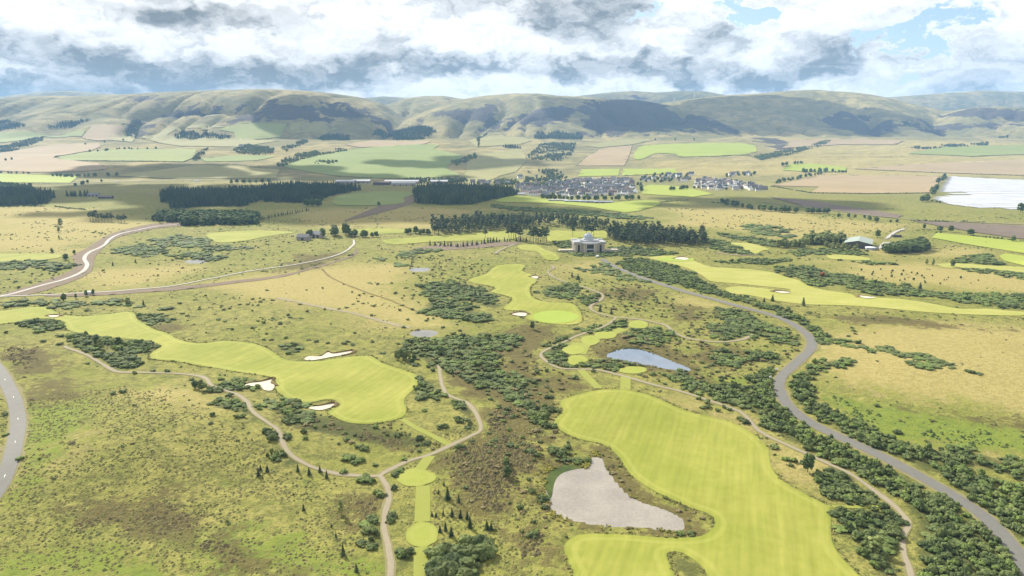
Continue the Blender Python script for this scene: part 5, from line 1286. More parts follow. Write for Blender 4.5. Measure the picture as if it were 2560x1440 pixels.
plant('spruce', line([(1078, 614), (1150, 618), (1230, 606), (1312, 602)], 40, 3), rng.uniform(4, 9, 40), 'young_conifer', 'young conifer in the row along the earth bank left of the clubhouse', 'young conifers along the earth bank', world_=True)
plant('spruce', line([(654, 549), (774, 527)], 20, 2), rng.uniform(6, 9, 20), 'young_conifer', 'small conifer in the straight row running from the rounded wood', 'conifers in the straight row', world_=True)
plant('spruce', line([(170, 491), (218, 491)], 9, 4), rng.uniform(15, 19, 9), 'conifer_tree', 'conifer in the short shelter row beside the far farm', 'conifers by the far farm', world_=True, wide=1.3)
small = [(647, 1197, 4.2), (652, 1183, 3), (669, 1186, 3.6), (657, 1202, 2.2), (745, 1183, 4), (773, 1190, 3.8), (800, 1183, 3.5), (817, 1197, 4), (759, 1277, 3.2), (840, 1344, 2.6), (858, 1387, 4.4), (828, 1318, 2), (891, 1429, 3.6), (733, 1239, 1.6), (857, 1392, 3)]
plant('spruce', [s[:2] for s in small], [s[2] for s in small], 'young_conifer', 'slim young conifer on the near grassy hillside', 'young conifers on the near hillside')
small = [(1130, 1292, 4.4), (1151, 1295, 4), (1168, 1299, 4), (1175, 1320, 5.2), (1114, 1327, 4), (1128, 1341, 4.4), (1217, 1323, 4.2), (1228, 1325, 4), (1108, 1288, 2.6), (1090, 1292, 2.4), (1080, 1290, 2.2), (1119, 1249, 6), (1147, 1256, 4), (1110, 1214, 2.4), (1096, 1235, 2.4), (1100, 1330, 3)]
plant('spruce', [s[:2] for s in small], [s[2] for s in small], 'young_conifer', 'young conifer between the mown walkway and the brown heath', 'young conifers by the mown walkway')
small = [(1188, 743, 7.5), (1200, 744, 7)]
plant('spruce', [s[:2] for s in small], [s[2] for s in small], 'conifer_tree', 'conifer of the pair standing in gorse left of the central fairway', 'conifer pair by the central fairway')
for (px, py, hh, lb) in ((1910, 755, 4.5, 'shortest of three conifers in line below the forked fairway'), (1931, 753, 6.6, 'middle of three conifers in line below the forked fairway'), (2008, 764, 8, 'tallest conifer of three below the forked fairway'), (1430, 691, 5.4, 'pointed conifer beside the round tree below the clubhouse'), (1528, 785, 5.5, 'conifer on the outer bend of the upper path'), (88, 812, 6, 'single conifer in the gorse at the left green'), (306, 881, 5, 'conifer at the edge of the left island thicket'), (359, 764, 5.5, 'conifer above the left fairway'), (282, 664, 5, 'conifer inside the loop of the pale track'), (339, 657, 5.5, 'conifer between the two pale tracks'), (2300, 722, 7, 'conifer in the scrub beyond the long far fairway'), (1500, 778, 6, 'broad conifer by the upper path bend')):
    plant('spruce', [(px, py)], hh, 'conifer_tree', lb, None, wide=1.25)
plant('pale', [(990, 898), (996, 901), (1003, 897), (1010, 902), (1017, 899), (1024, 902), (1007, 894)], [6, 7, 7.5, 6.5, 7, 6, 6], 'conifer_tree', 'pale green tree in the small grove beside the left fairway', 'grove beside the left fairway', wide=.7)
for k, (px, py, hh, lb, kd, wd) in enumerate(((1331, 824, 7.0, 'small dark round-headed tree below the round putting green', 'broad', .75), (1103, 886, 6, 'dark tree in the central thicket', 'broad', .9), (1035, 906, 6, 'dark tree right of the pale grove', 'broad', .8), (1445, 699, 4.6, 'round bushy tree below the clubhouse', 'broad', 1.1),
                            (1266, 1166, 4.6, 'silvery bushy tree on the brown heath, the smaller of two', 'broad', .95), (1269, 1193, 5.4, 'silvery bushy tree on the brown heath, the larger of two', 'broad', .95), (2019, 1180, 9, 'slender tree with a bare trunk between fairway and path', 'broad', .8), (2190, 1382, 7, 'large pale blue-green shrub beside the big fairway', 'pale', 1.3),
                            (853, 1286, 6.6, 'tall thin dark tree on the near hillside', 'pale', .7), (2056, 694, 6, 'russet red tree in the scrub beyond the fairway', 'red', 1.2), (253, 873, 7.5, 'pale tree in the left island thicket', 'pale', 1.1), (243, 862, 7, 'bushy tree in the left island thicket', 'broad', .9), (297, 864, 6.5, 'round tree at the right of the island thicket', 'broad', .9), (280, 866, 5, 'small tree in the island thicket', 'pale', .9),
                            (505, 990, 6.5, 'pale feathery tree beside the gravel path bend', 'pale', 1.1), (490, 985, 5, 'lower bushy tree by the gravel path bend', 'broad', 1.1), (160, 753, 7, 'round tree behind the left green', 'broad', .9), (216, 741, 6, 'small tree left of the white trailer', 'broad', .8), (233, 737, 5.5, 'small tree right of the white trailer', 'broad', .7), (190, 746, 4.5, 'tiny tree behind the left green', 'broad', .7), (320, 762, 7, 'grey-green spreading tree above the left fairway', 'pale', 1.3),
                            (152, 566, 14, 'pale leaning tree on the straw slope', 'pale', .9), (147, 581, 10, 'smaller pale tree below the leaning one', 'pale', .8), (148, 598, 6, 'lowest pale tree on the straw slope', 'pale', .8), (947, 514, 9, 'lone round tree in the green field', 'broad', 1.1), (2551, 530, 18, 'lone spreading tree at the corner of the white field', 'broad', 1.0),
                            (2194, 594, 12, 'round tree behind the green-roofed barn', 'broad', 1.0), (2381, 668, 9, 'tree at the straw strip edge', 'broad', .9), (2332, 663, 7, 'yellowish tree by the far fairway', 'pale', .9), (2316, 661, 7, 'smaller yellowish tree by the far fairway', 'pale', .9), (1490, 646, 3, 'low shrub beside the white van', 'pale', 1.0),
                            (165, 650, 8, 'round dark tree beside the pale track', 'broad', 1.0), (130, 632, 6, 'small tree by the left mown patch', 'broad', .8), (186, 636, 6, 'small tree on the earth bank', 'broad', .8), (2426, 588, 10, 'tree clump below the ploughed field', 'broad', 1.5), (2532, 604, 9, 'round tree by the bright field', 'broad', 1.1), (2377, 580, 11, 'tree above the bright field', 'broad', 1.0), (2349, 578, 9, 'low spreading tree above the bright field', 'broad', 1.4), (2310, 572, 8, 'tree by the farm rubble heap', 'broad', 1.0))):
    plant(kd, [(px, py)], hh, 'broadleaf_tree' if kd != 'red' else 'russet_tree', lb, None, wide=wd)
plant('pine', [(226, 552), (233, 553), (240, 551), (247, 554), (255, 553), (262, 554), (270, 553), (280, 555), (296, 556), (304, 557), (312, 557)], rng.uniform(14, 21, 11), 'pine_tree', 'open-crowned pine in the thin clump on the straw slope', 'thin clump of pines', wide=1.5)
for pts, n_, jit, hr, lb, wd in (([(137, 441), (180, 443), (243, 441)], 15, 9, (9, 15), 'round tree in the row above the lime field', 1.0), ([(-20, 434), (80, 434)], 9, 8, (8, 12), 'round tree in the hedge left of the far row', 1.1), ([(229, 380), (262, 378), (300, 373), (345, 374), (385, 373)], 12, 12, (9, 15), 'round tree along the left sloping field', 1.1),
                             ([(193, 466), (225, 457), (256, 456)], 5, 8, (10, 14), 'tree beside the busy valley road', 1.1), ([(586, 459), (600, 458), (612, 458), (640, 458), (672, 457)], 9, 8, (11, 17), 'tree by the valley road above the conifer wood', 1.1), ([(768, 516), (782, 515), (800, 516)], 6, 6, (13, 17), 'round tree at the end of the long conifer wood', 1.1),
                             ([(1955, 416), (1968, 413)], 6, 5, (14, 20), 'dark tree in the farm clump on the far slope', .8), ([(1983, 411), (2004, 410)], 5, 5, (11, 18), 'tree right of the farm clump', .8), ([(2005, 432), (2040, 431), (2075, 430)], 10, 8, (13, 20), 'tree in the clump below the lime hill field', 1.1), ([(2090, 432), (2113, 432)], 5, 5, (9, 13), 'tree in the small clump by the railway', 1.1),
                             ([(1932, 459), (1970, 452), (2010, 444), (2050, 437)], 24, 12, (9, 14), 'tree in the belt along the tan field', 1.15), ([(1800, 508), (1850, 518), (1906, 527), (1942, 529)], 16, 7, (8, 15), 'dark tree in the hedge across the far straw slope', 1.2), ([(1952, 531), (1990, 531)], 7, 6, (10, 14), 'dark tree in the second hedge clump', 1.2), ([(2020, 533), (2070, 534)], 8, 6, (10, 14), 'dark tree in the third hedge clump', 1.2),
                             ([(2100, 543), (2166, 546), (2195, 556), (2243, 557)], 10, 6, (5, 9), 'low tree along the railway', 1.2), ([(2362, 443), (2348, 458)], 7, 7, (13, 19), 'dark tree at the upper corner of the white field', 1.1), ([(2338, 472), (2326, 488)], 7, 6, (13, 18), 'dark tree in the middle clump beside the white field', 1.15), ([(2320, 500), (2308, 505)], 4, 5, (12, 17), 'dark tree at the lower corner of the white field', 1.2),
                             ([(2330, 504), (2352, 508)], 4, 4, (4, 6), 'low bush under the white field', 1.4), ([(770, 594), (826, 592), (850, 588)], 6, 8, (9, 16), 'tree around the grey farm', 1.0), ([(862, 590), (866, 585)], 3, 4, (14, 20), 'tall tree right of the grey farm', .7), ([(880, 590), (940, 594)], 9, 7, (6, 11), 'bushy tree on the bank left of the pine belt', 1.2), ([(1015, 585), (1045, 583), (1070, 588)], 8, 5, (7, 12), 'tree at the left end of the pine belt', 1.1),
                             ([(214, 362), (250, 358), (308, 352)], 3, 3, (12, 14), 'lone hillside tree above the tan field', 1.1), ([(271, 441), (292, 440)], 2, 2, (14, 16), 'tree of the pair right of the far row', 1.1), ([(15, 402), (30, 400)], 2, 2, (12, 14), 'tree of the pair in the left tan field', 1.1),
                             ([(2496, 346), (2518, 346)], 4, 6, (14, 22), 'tree in the lone clump on the right slope', 1.1), ([(1640, 352), (1650, 352), (1735, 352)], 3, 5, (14, 18), 'small tree above the lime hill field', .8)):
    plant('broad', line(pts, n_, jit), rng.uniform(hr[0], hr[1], n_), 'broadleaf_tree', lb, 'trees: ' + lb, world_=True, wide=wd)
for poly, sp, hr, lb in (([(2002, 612), (2030, 615), (2110, 612), (2108, 602), (2060, 596), (2010, 600)], 7.5, (8, 14), 'pale bushy tree in the copse behind the barn'), ([(1945, 620), (2014, 624), (2010, 614), (1960, 612)], 7.5, (7, 12), 'pale bushy tree in the copse left of the barn'), ([(2058, 622), (2100, 628), (2150, 630), (2152, 622), (2100, 616), (2062, 614)], 8.0, (5, 8), 'pale bushy tree in the copse in front of the barn'), ([(2206, 632), (2250, 636), (2316, 630), (2324, 618), (2300, 612), (2250, 622)], 7.0, (8, 13), 'pale bushy tree in the copse right of the yard')):
    x, y = scatter(P(poly), sp); plant('pale' if sp > 7.2 else 'broad', np.stack([x, y], 1), rng.uniform(hr[0], hr[1], len(x)), 'copse_tree', lb, 'copses around the barn', world_=True, wide=1.25)
x, y = scatter(P([(2100, 668), (2300, 682), (2480, 706), (2300, 712), (2130, 690)]), 11, .5)
k = rng.random(len(x)) < .5
plant('broad', np.stack([x[k], y[k]], 1), rng.uniform(1.4, 3.2, k.sum()), 'sapling', 'small dark sapling on the straw strip beyond the far fairway', 'saplings on the straw strip', cat='sapling', world_=True)
# big rounded shrubs at the end of the mown walkway
bigs = [(1095, 1395, 4.5), (1120, 1385, 4.2), (1150, 1400, 4.8), (1170, 1420, 4.6), (1100, 1425, 4.8), (1130, 1440, 5.2), (1165, 1365, 3.8), (1195, 1360, 3.6), (1210, 1385, 4.2), (1185, 1395, 4.2), (1090, 1450, 4.6), (1165, 1450, 4.4), (1140, 1415, 4.6), (1215, 1365, 3.4), (880, 1150, 2.6), (865, 1152, 2.3), (900, 1154, 2.4), (890, 1160, 2.2), (860, 1182, 2.0), (907, 1203, 2.8), (925, 1206, 2.4), (912, 1196, 2.4)]
for (q, (px, py, r_)) in zip(P([b[:2] for b in bigs]), bigs):
    a_ = px > 1000
    e = obj('rounded_shrub', random.choice(GB if a_ else GBB), None, (q[0], q[1], float(h(q[0], q[1])[0]) - .1), random.uniform(0, 6.28), (r_, r_, r_ * (1.0 if a_ else .9)))
    tag(e, 'large dark rounded shrub at the near end of the mown walkway' if a_ else 'bright green rounded shrub beside the gravel path junction', 'shrub', 'shrubs by the walkway' if a_ else 'shrubs by the junction')

# ------------------------------------------------------------------ the village and other buildings
def house_proto(w, d, e, r, wall, roof):
    a = MB().gable(-w / 2, w / 2, -d / 2, d / 2, -1.5, e, r - .12).mesh('wall', wall)
    b = MB().roof(-w / 2 - .3, w / 2 + .3, -d / 2 - .4, d / 2 + .4, e - .15, r, .25).mesh('roof', roof)
    c_ = MB().box(-w / 2 + .2, -w / 2 + 1.1, -.5, .5, r - .6, r + 1.1).mesh('chimney', wall)
    wn = MB().box(-.6, .6, -.04, .04, -.7, .7).mesh('window', 'dark_glass')
    return a, b, c_, wn, w, d, e


HP = {'white': [house_proto(11, 7.5, 4.6, 8.2, 'render_white', 'slate'), house_proto(9, 7, 3.0, 6.6, 'render_white', 'slate'), house_proto(18, 7.5, 4.8, 8.0, 'render_white', 'tile_brown')],
      'cream': [house_proto(12, 8, 4.8, 8.6, 'render_cream', 'slate'), house_proto(10, 8, 3.2, 7.0, 'render_cream', 'tile_brown')],
      'stone': [house_proto(13, 7.5, 5.0, 9.0, 'house_stone', 'slate'), house_proto(20, 7.5, 4.8, 8.4, 'house_stone', 'slate')],
      'pale_roof': [house_proto(14, 9, 3.6, 5.6, 'render_cream', 'roof_white')]}


def house(x, y, rz, kind, label, group, s=1.0, pi=None):
    if pi is None: pi = random.randrange(len(HP[kind]))
    a, b, c_, wn, w, d, e_ = HP[kind][pi]
    s *= 1.32; e = empty('house', x, y, None, rz); e.scale = (s, s, s); tag(e, label.replace('long terraced', 'terraced'), 'house', group)
    obj('wall', a, e); rf = obj('roof', b, e); obj('chimney', c_, rf)
    for k in range(max(2, int(w / 4))): obj('window', wn, e, (-w / 2 + (k + .5) * w / max(2, int(w / 4)), -d / 2 - .02, e_ * .45))


def village(poly, sx_, sy_, where, wts, tree_frac, th=(7, 12)):
    wp = P(poly); x0, x1, y0, y1 = wp[:, 0].min(), wp[:, 0].max(), wp[:, 1].min(), wp[:, 1].max(); trees = []
    yy = y0; r_ = 0
    while yy < y1:
        xx = x0 + (r_ % 2) * sx_ * .5
        while xx < x1:
            x, y = xx + random.uniform(-.22, .22) * sx_, yy + random.uniform(-.25, .25) * sy_
            if inside(wp, np.array([x]), np.array([y]))[0]:
                u_ = random.random()
                if u_ < tree_frac: trees.append((x, y))
                else:
                    kd = random.choices(('white', 'cream', 'stone', 'pale_roof'), wts)[0]
                    pi_ = random.randrange(len(HP[kd]))
                    nm = {'white': 'white-walled house with a dark roof ', 'cream': 'cream-walled house with a dark roof ', 'stone': 'grey stone house with a slate roof ', 'pale_roof': 'house with a pale shining roof '}[kd]
                    house(x, y, random.choice((0, 0, math.pi / 2, .5, -.4, .2)) + random.uniform(-.15, .15), kd, {'white': ('two-storey ', 'small low ', 'long terraced '), 'cream': ('two-storey ', 'low '), 'stone': ('tall ', 'long terraced '), 'pale_roof': ('',)}[kd][pi_] + nm + where, 'houses ' + where, 1.0, pi_)
            xx += sx_
        yy += sy_; r_ += 1
    if trees: plant('broad', np.array(trees), [random.uniform(*th) for _ in trees], 'village_tree', 'round garden tree ' + where, 'garden trees ' + where, world_=True, wide=1.15)


village([(1284, 488), (1297, 464), (1390, 456), (1453, 451), (1531, 447), (1578, 451), (1590, 480), (1578, 493), (1453, 496), (1359, 493)], 23, 42, 'in the main part of the village', (8, 4, 3, 2), .25)
village([(1730, 457), (1760, 448), (1850, 456), (1890, 465), (1920, 473), (1900, 478), (1820, 477), (1740, 472)], 21, 40, 'in the pale housing estate', (9, 2, 1, 1), .10)
village([(1590, 452), (1620, 438), (1720, 438), (1735, 452), (1640, 460)], 26, 48, 'between village and housing estate', (4, 2, 2, 1), .62, (9, 14))
village([(1800, 446), (1900, 440), (1895, 434), (1830, 434)], 24, 44, 'at the far edge of the housing estate', (6, 1, 1, 0), .5, (9, 14))
village([(1170, 463), (1280, 466), (1285, 458), (1180, 456)], 26, 60, 'between the square conifer wood and the village', (3, 2, 3, 1), .5)
plant('broad', line([(1355, 497), (1420, 500), (1480, 501), (1540, 500), (1592, 499)], 30, 7), rng.uniform(8, 14, 30), 'village_tree', 'round tree in the line below the village', 'trees below the village', world_=True, wide=1.15)
plant('broad', line([(1602, 480), (1598, 465)], 5, 5), rng.uniform(11, 16, 5), 'village_tree', 'tall tree on the right end of the village', 'trees at the right end of the village', world_=True, wide=.9)
plant('broad', line([(1680, 476), (1730, 472)], 8, 8), rng.uniform(9, 14, 8), 'village_tree', 'round tree left of the housing estate', 'trees left of the housing estate', world_=True, wide=1.15)


def shed(px, py, w, d, e_, r_, rz, wall, roof, label, cat='building', name='shed', doors=0):
    q = P([(px, py)])[0]; e = empty(name, q[0], q[1], None, rz); tag(e, label, cat)
    MB().gable(-w / 2, w / 2, -d / 2, d / 2, -2, e_, r_ - .12).obj('wall', wall, e)
    MB().roof(-w / 2 - .4, w / 2 + .4, -d / 2 - .5, d / 2 + .5, e_ - .1, r_, .3).obj('roof', roof, e)
    for k in range(doors):
        x_ = -w / 2 + (k + .5) * w / doors
        MB().box(x_ - 1.8, x_ + 1.8, -d / 2 - .08, -d / 2 - .01, -1.2, min(e_ - .8, 4)).obj('door', 'dark_metal', e)
    return e


for (px, py, w, lb, rf) in ((865, 459, 50, 'leftmost long grey warehouse behind the conifer wood', 'shed_roof'), (905, 458, 46, 'second grey warehouse behind the conifer wood', 'shed_roof'), (955, 462, 42, 'dark brown warehouse beside the white one', 'tile_brown'), (1005, 459, 90, 'long white-roofed warehouse in the valley', 'roof_white'), (1010, 464, 60, 'lower white-roofed warehouse in front of the long one', 'roof_white'), (1098, 459, 46, 'white warehouse at the right end of the row', 'roof_white')):
    shed(px, py, w * 1.25, 30, 8, 12, random.uniform(-.05, .05), 'barn_wall' if rf == 'tile_brown' else 'house_stone', rf, lb, 'warehouse', 'warehouse', 4)
shed(1512, 476, 50, 22, 12, 18, -.05, 'house_stone', 'slate', 'largest stone building of the village with a long slate roof', 'building', 'stone_mill', 6)
for k, (px, py, w) in enumerate(((1395, 503, 46), (1432, 505, 40), (1470, 506, 44), (1508, 507, 44))):
    shed(px, py, w, 9, 3.2, 4.2, -.06, 'house_stone', 'zinc', ['first', 'second', 'third', 'last'][k] + ' long low grey shed in the line under the village, counted from the conifer wood', 'shed', 'low_shed', 3)
for (px, py, s_, lb) in ((1670, 440, 1.7, 'big white house above the village trees'), (1697, 443, 1.5, 'white building right of the big white house'), (1728, 438, 1.6, 'white hall above the housing estate'), (1300, 445, 1.5, 'white farmhouse in the field above the village'), (603, 368, 1.8, 'white farmhouse among trees on the middle slope'), (1868, 438, 1.4, 'white house with garden trees right of the estate')):
    q = P([(px, py)])[0]; house(q[0], q[1], random.uniform(-.3, .3), 'white', lb, None, s_)
shed(760, 600, 17, 11, 4.5, 8.5, -.12, 'house_stone', 'slate', 'grey stone barn of the farm by the track end', 'barn', 'stone_barn', 1)
shed(795, 594, 15, 9, 5, 9.5, -.5, 'house_stone', 'slate', 'grey stone farmhouse behind the barn', 'house', 'farmhouse', 2)
shed(235, 491, 26, 12, 5, 9, .1, 'house_stone', 'slate', 'grey stone farm beside the conifer row', 'house', 'farmhouse', 3)
shed(265, 496, 34, 11, 4, 7, -.1, 'barn_wall', 'tile_brown', 'long brown farm steading right of the stone farm', 'barn', 'steading', 3)
shed(2241, 592, 12, 7, 2.4, 3.0, -.2, 'dark_metal', 'dark_metal', 'low black hut beside the pale farm road', 'hut', 'hut', 1)

# the green-roofed barn, its tank
b0 = P([(2163, 621)])[0]
bn = empty('green_roofed_barn', b0[0] + 2, b0[1] + 22, None, R(61)); bn.scale = (1.1, 1.1, 1.05); tag(bn, 'big dark barn with a pale green gabled roof beside a concrete yard', 'barn')
MB().gable(-23, 23, -14.5, 14.5, -2, 6.2, 9.4).obj('wall', 'barn_wall', bn)
rf = MB().roof(-23.6, 23.6, -15.2, 15.2, 6.0, 9.55, .3).obj('roof', 'barn_roof', bn)
for k in range(3): MB().box(-14 + 13 * k, -9.5 + 13 * k, -14.62, -14.52, -1, 4.6).obj('door', 'dark_metal', bn)
t0 = P([(2176, 624)])[0]
tk = empty('slurry_tank', t0[0], t0[1]); tag(tk, 'low round pale tank with a domed lid in front of the barn', 'tank')
MB().lathe([(6.6, -.6), (6.6, 3.0), (6.3, 3.0)], 28).obj('tank_wall', 'zinc', tk, smooth_=False)
MB().lathe([(6.9, 3.0), (6.9, 3.3), (4.0, 3.8), (0.05, 4.1)], 28).obj('lid', 'steel_white', tk, smooth_=True)
for k in range(6): MB().box(-.12, .12, -6.75, -6.6, -.5, 3.0).obj('rib', 'dark_metal', tk, rz=k * math.pi / 3)

# ------------------------------------------------------------------ the domed clubhouse
q = P([(1474, 634)])[0]; cz = float(h(q[0], q[1])[0])
ch = empty('domed_clubhouse', q[0], q[1] + 19, cz, R(3)); ch.scale = (.95, .95, 1.18); tag(ch, 'cream stone clubhouse with flat roofs, tall dark windows and a glazed dome', 'clubhouse')
MB().box(-20, 20, -15, 15, -3, 9.4).box(-8.5, 8.5, -18.5, -15, -3, 9.0).box(-20.8, -20, -9, 9, -3, 8.8).box(20, 20.8, -9, 9, -3, 8.8).obj('wall', 'stone', ch)
MB().box(-21.6, 21.6, -15.8, 15.8, 9.4, 10.3).box(-9.3, 9.3, -19.3, -15.8, 9.0, 10.0).obj('cornice', 'roof_white', ch)
MB().box(-14, 14, -11, 11, 10.3, 11.4).obj('roof_terrace', 'roof_white', ch)
for sx_, sy_ in ((-1, 1), (1, 1), (-1, -1), (1, -1)):
    MB().box(sx_ * 17 - 4.6, sx_ * 17 + 4.6, sy_ * 12.2 - 3.2, sy_ * 12.2 + 3.2, 10.3, 11.1).obj('corner_roof', 'roof_white', ch)
    sk = MB().box(sx_ * 10.5 - 2.6, sx_ * 10.5 + 2.6, sy_ * 8 - 1.1, sy_ * 8 + 1.1, 11.4, 11.9).obj('skylight', 'zinc', ch)
    MB().box(sx_ * 10.5 - 2.3, sx_ * 10.5 + 2.3, sy_ * 8 - .85, sy_ * 8 + .85, 11.9, 11.96).obj('pane', 'dark_glass', sk)
MB().lathe([(7.0, 11.4), (7.0, 13.0), (6.2, 13.3), (6.2, 14.2)], 24).obj('dome_drum', 'zinc', ch, smooth_=False)
dm = MB().lathe([(6.1 * math.cos(a), 14.2 + 4.6 * math.sin(a)) for a in np.linspace(0, 1.35, 8)], 24).obj('dome', 'dome_glass', ch, smooth_=True)
for k in range(12):
    a_ = k * math.pi / 6; mb = MB()
    for j in range(6):
        t0_, t1_ = 1.35 * j / 6, 1.35 * (j + 1) / 6
        mb.tube((6.2 * math.cos(t0_) * math.cos(a_), 6.2 * math.cos(t0_) * math.sin(a_), 14.2 + 4.7 * math.sin(t0_)), (6.2 * math.cos(t1_) * math.cos(a_), 6.2 * math.cos(t1_) * math.sin(a_), 14.2 + 4.7 * math.sin(t1_)), .16, .16, 5)
    mb.obj('rib', 'steel_white', dm)
MB().lathe([(1.5, 18.6), (1.5, 19.3), (.2, 19.9)], 14).obj('finial', 'roof_white', dm)
for x_ in (-17.3, -12.4, 11.9, 16.9): MB().box(x_ - .7, x_ + .7, -15.5, -14.9, -3, 9.2).obj('pilaster', 'stone', ch)
for x_ in (-8.3, -5.4, 5.4, 8.3): MB().box(x_ - .55, x_ + .55, -19.0, -18.4, -3, 8.9).obj('pilaster', 'render_cream', ch)
for x_ in (-14.8, 14.4):
    wn = MB().box(x_ - 1.35, x_ + 1.35, -15.06, -14.98, -.5, 7.8).obj('window', 'dark_glass', ch)
    MB().box(x_ - .08, x_ + .08, -15.12, -15.06, -.5, 7.8).obj('mullion', 'dark_metal', wn)
MB().box(-4.6, 4.6, -18.58, -18.48, 4.0, 8.2).obj('window', 'dark_glass', ch)
MB().box(-4.6, 4.6, -18.58, -18.48, -2.5, 2.6).obj('window', 'dark_metal', ch)
bl = MB().box(-4.9, 4.9, -20.2, -18.5, 2.9, 3.3).obj('balcony', 'stone', ch); MB().box(-4.9, 4.9, -20.2, -20.1, 3.3, 4.2).obj('railing', 'zinc', bl)
for y_ in (-9.5, -4, 4, 9.5): MB().box(-20.95 if abs(y_) < 8.9 else -20.08, -20.78 if abs(y_) < 8.9 else -19.98, y_ - 1, y_ + 1, 0, 7.6).obj('window', 'dark_glass', ch)
for sx_ in (-1, 1):
    tr = MB().box(*sorted((sx_ * 20.9, sx_ * 40)), -13, 2, -4, 1.4).obj('terrace', 'stone', ch)
    MB().box(*sorted((sx_ * 33, sx_ * 38)), -13.1, -12.98, -3.6, .4).obj('garage_door', 'dark_metal', tr)
    MB().box(*sorted((sx_ * 20.9, sx_ * 40.2)), -13.3, -12.7, 1.4, 2.2).obj('parapet', 'stone', tr)


def vehicle(name, x, y, rz, L, W_, H_, label, cat, m='car_paint', van=True):
    e = empty(name, x, y, None, rz); tag(e, label, cat)
    MB().box(-L / 2, L / 2, -W_ / 2, W_ / 2, .45, H_ * (.98 if van else .58)).obj('body', m, e)
    MB().box(-L * .2 if not van else L * .38, L * .3 if not van else L * .505, -W_ * .46, W_ * .46, H_ * .56, H_ * .96).obj('cab_glass', 'dark_glass', e)
    for sx_ in (-.3, .3):
        for sy_ in (-1, 1): MB().tube((L * sx_, sy_ * W_ * .5 - .12, .38), (L * sx_, sy_ * W_ * .5 + .12, .38), .38, .38, 10).obj('wheel', 'tyre', e)


qs = P([(1493, 648), (809, 594), (492, 454), (292, 456), (348, 456), (457, 455), (222, 735), (410, 456), (530, 454)])
vehicle('parked_van', *qs[0], .9, 5.2, 2.0, 2.3, 'white van parked below the domed clubhouse', 'van')
vehicle('parked_car', *qs[1], .2, 4.4, 1.8, 1.6, 'white car parked at the grey farmhouse', 'car', van=False)
vehicle('lorry', *qs[2], .05, 17, 3.0, 4.6, 'long white lorry on the valley road', 'lorry')
vehicle('lorry', *qs[3], .1, 11, 2.8, 3.8, 'shorter white lorry on the valley road', 'lorry')
vehicle('van', *qs[4], .1, 6.5, 2.4, 2.8, 'white van on the valley road right of the shorter lorry', 'van')
vehicle('car', *qs[5], .05, 4.6, 1.9, 1.6, 'pale car just left of the long lorry on the valley road', 'car', van=False)
vehicle('car', *qs[7], .05, 4.6, 1.9, 1.6, 'pale car in the middle of the valley road traffic', 'car', van=False)
vehicle('car', *qs[8], .05, 4.6, 1.9, 1.6, 'pale car right of the long lorry on the valley road', 'car', van=False)
vehicle('site_trailer', *qs[6], .1, 7.5, 2.4, 2.6, 'white site trailer between two small trees by the earth track', 'trailer')
# small white signs at the road bend
for (px, py, lb) in ((1925, 952, 'small white board on posts left of the road bend'), (1941, 933, 'small white board higher up the road bend')):
    q = P([(px, py)])[0]; e = empty('notice_board', *q, None, .3); tag(e, lb, 'sign')
    MB().box(-.9, .9, -.04, .04, .9, 2.0).obj('board', 'paint', e)
    for sx_ in (-.8, .8): MB().box(sx_ - .06, sx_ + .06, .05, .15, -.3, 2.1).obj('post', 'post_wood', e)

# ------------------------------------------------------------------ wind farm on the far ridge
bl_me = None
for k, (px, yb) in enumerate(((1455, 9180), (1469, 9180), (1531, 9150), (1542, 9180), (1570, 9190), (1602, 8700), (1622, 8650), (1634, 8600), (1686, 8800), (1736, 8850), (1753, 8800), (1814, 9150))):
    a, b, c_ = ray(px, 240); x = float(a / b * yb)
    e = empty('wind_turbine', x, yb, None, random.uniform(-.4, .4)); tag(e, 'white three-bladed wind turbine on the far ridge', 'turbine', 'wind turbines on the far ridge')
    MB().tube((0, 0, -3), (0, 0, 62), 2.2, 1.3, 10).obj('tower', 'steel_white', e, smooth_=True)
    MB().box(-1.6, 1.6, -3.5, 5, 61.5, 64.8).obj('nacelle', 'steel_white', e)
    MB().lathe([(1.5, 0), (1.2, 1.2), (.1, 2.0)], 10).obj('hub', 'steel_white', e, (0, -3.5, 63)).rotation_euler = (R(90), 0, 0)
    if bl_me is None:
        bl_me = MB().quad((-.6, 0, 1), (.6, .3, 1), (1.3, .2, 8), (.25, 0, 34), (-.2, -.1, 34), (-1.2, -.2, 8)).quad((-1.2, -.45, 8), (-.2, -.25, 34), (.25, -.2, 34), (1.3, -.1, 8), (.6, -.4, 1), (-.6, -.5, 1)).mesh('blade', 'steel_white')
    for j in range(3):
        o = obj('blade', bl_me, e, (0, -4.6, 63)); o.rotation_euler = (0, k * .7 + j * 2.0944, 0)

# ------------------------------------------------------------------ cumulus added above the view, placed sunward to shade middle ground and hills
simple('cloud', (0.9, 0.9, 0.9), 1.0, 0.0, 0.03, 0.002)


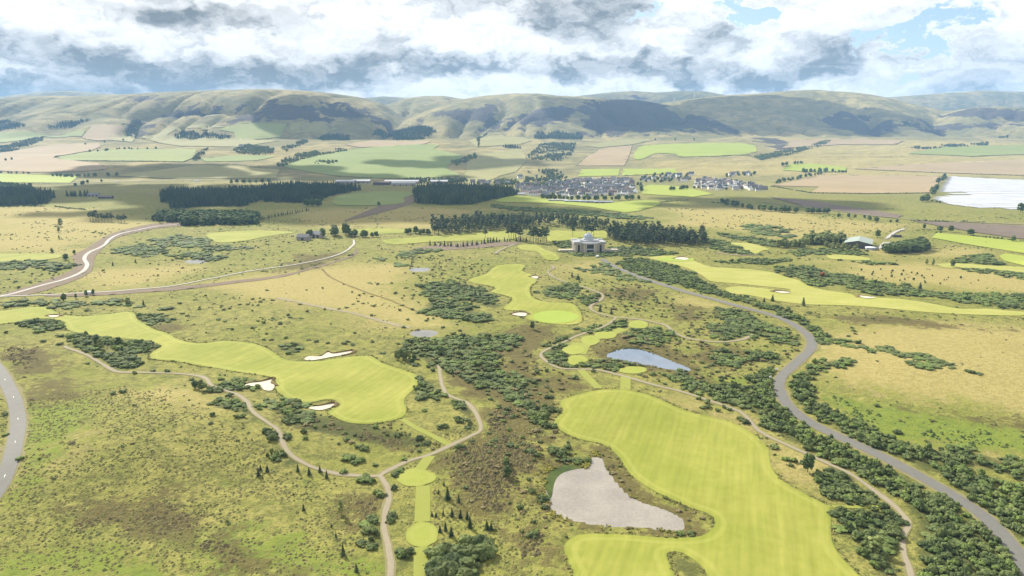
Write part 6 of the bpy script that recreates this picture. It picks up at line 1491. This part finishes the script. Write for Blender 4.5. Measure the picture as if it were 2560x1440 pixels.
def cloud(px, py, alt, rx, ry, label):
    g0 = P([(px, py)])[0]; z0 = float(h(g0[0], g0[1])[0]); t = (alt - z0) / sun_dir.z
    cx, cy = g0[0] + sun_dir.x * t, g0[1] + sun_dir.y * t
    cs, rs = [], []
    for i in range(26):
        a = rng.uniform(0, 6.28); r = math.sqrt(rng.uniform(0, 1)); q = rng.uniform(.22, .42) * min(rx, ry) * (1.25 - .6 * r)
        cs.append((rx * r * math.cos(a), ry * r * math.sin(a), q * .5)); rs.append((q * 1.5, q * 1.5, q * .8))
    V, F = lumps(cs, rs, I2, .10, rng, 0)
    o = obj('cloud', np_mesh('cloud', V, F, ['cloud'], smooth_=True), None, (cx, cy, alt)); tag(o, label, 'cloud', 'cumulus added out of view to shade the valley')


cloud(620, 480, 2600, 520, 330, 'puffy cloud shading the long conifer wood'); cloud(1000, 520, 2600, 380, 230, 'puffy cloud shading the slope beyond the farm')
cloud(1650, 290, 2600, 750, 420, 'puffy cloud shading the dark heather hill'); cloud(1950, 280, 2600, 560, 420, 'puffy cloud shading the right hill')
cloud(1790, 275, 2600, 520, 500, 'puffy cloud shading the left flank of the right hill'); cloud(2120, 300, 2600, 420, 330, 'puffy cloud shading the foot of the right hill'); cloud(1520, 300, 2600, 420, 330, 'puffy cloud shading the heather beside the burn'); cloud(780, 285, 2600, 500, 330, 'puffy cloud shading the heather of the left hill')
cloud(430, 530, 2600, 260, 130, 'small puffy cloud shading the rounded wood')
cloud(480, 425, 2600, 560, 240, 'puffy cloud shading the slope above the valley road'); cloud(870, 445, 2600, 420, 200, 'puffy cloud shading the warehouses'); cloud(1130, 405, 2600, 380, 220, 'puffy cloud shading the slope left of the scrubby burn'); cloud(1090, 500, 2600, 200, 150, 'puffy cloud shading the square conifer wood')
cloud(300, 470, 2600, 350, 200, 'puffy cloud shading the valley road'); cloud(1880, 505, 2600, 260, 150, 'puffy cloud shading the far straw slope')

# ------------------------------------------------------------------ the air
hm = bpy.data.materials.new('haze'); hm.use_nodes = True; hm.node_tree.nodes.clear()
pv = hm.node_tree.nodes.new('ShaderNodeVolumePrincipled'); pv.inputs['Color'].default_value = (0.32, 0.59, 1.0, 1); pv.inputs['Density'].default_value = 5.4e-5; pv.inputs['Anisotropy'].default_value = 0.0
mo = hm.node_tree.nodes.new('ShaderNodeOutputMaterial'); hm.node_tree.links.new(pv.outputs[0], mo.inputs['Volume'])
MATS['haze'] = hm
zmin, zmax = float(gz.min()) - 12, float(gz.max()) + 110
tag(MB().box(-13500, 13500, -300, 11800, zmin, zmax).obj('haze', 'haze'), 'thin blue air haze over the whole valley', 'haze', kind='stuff')
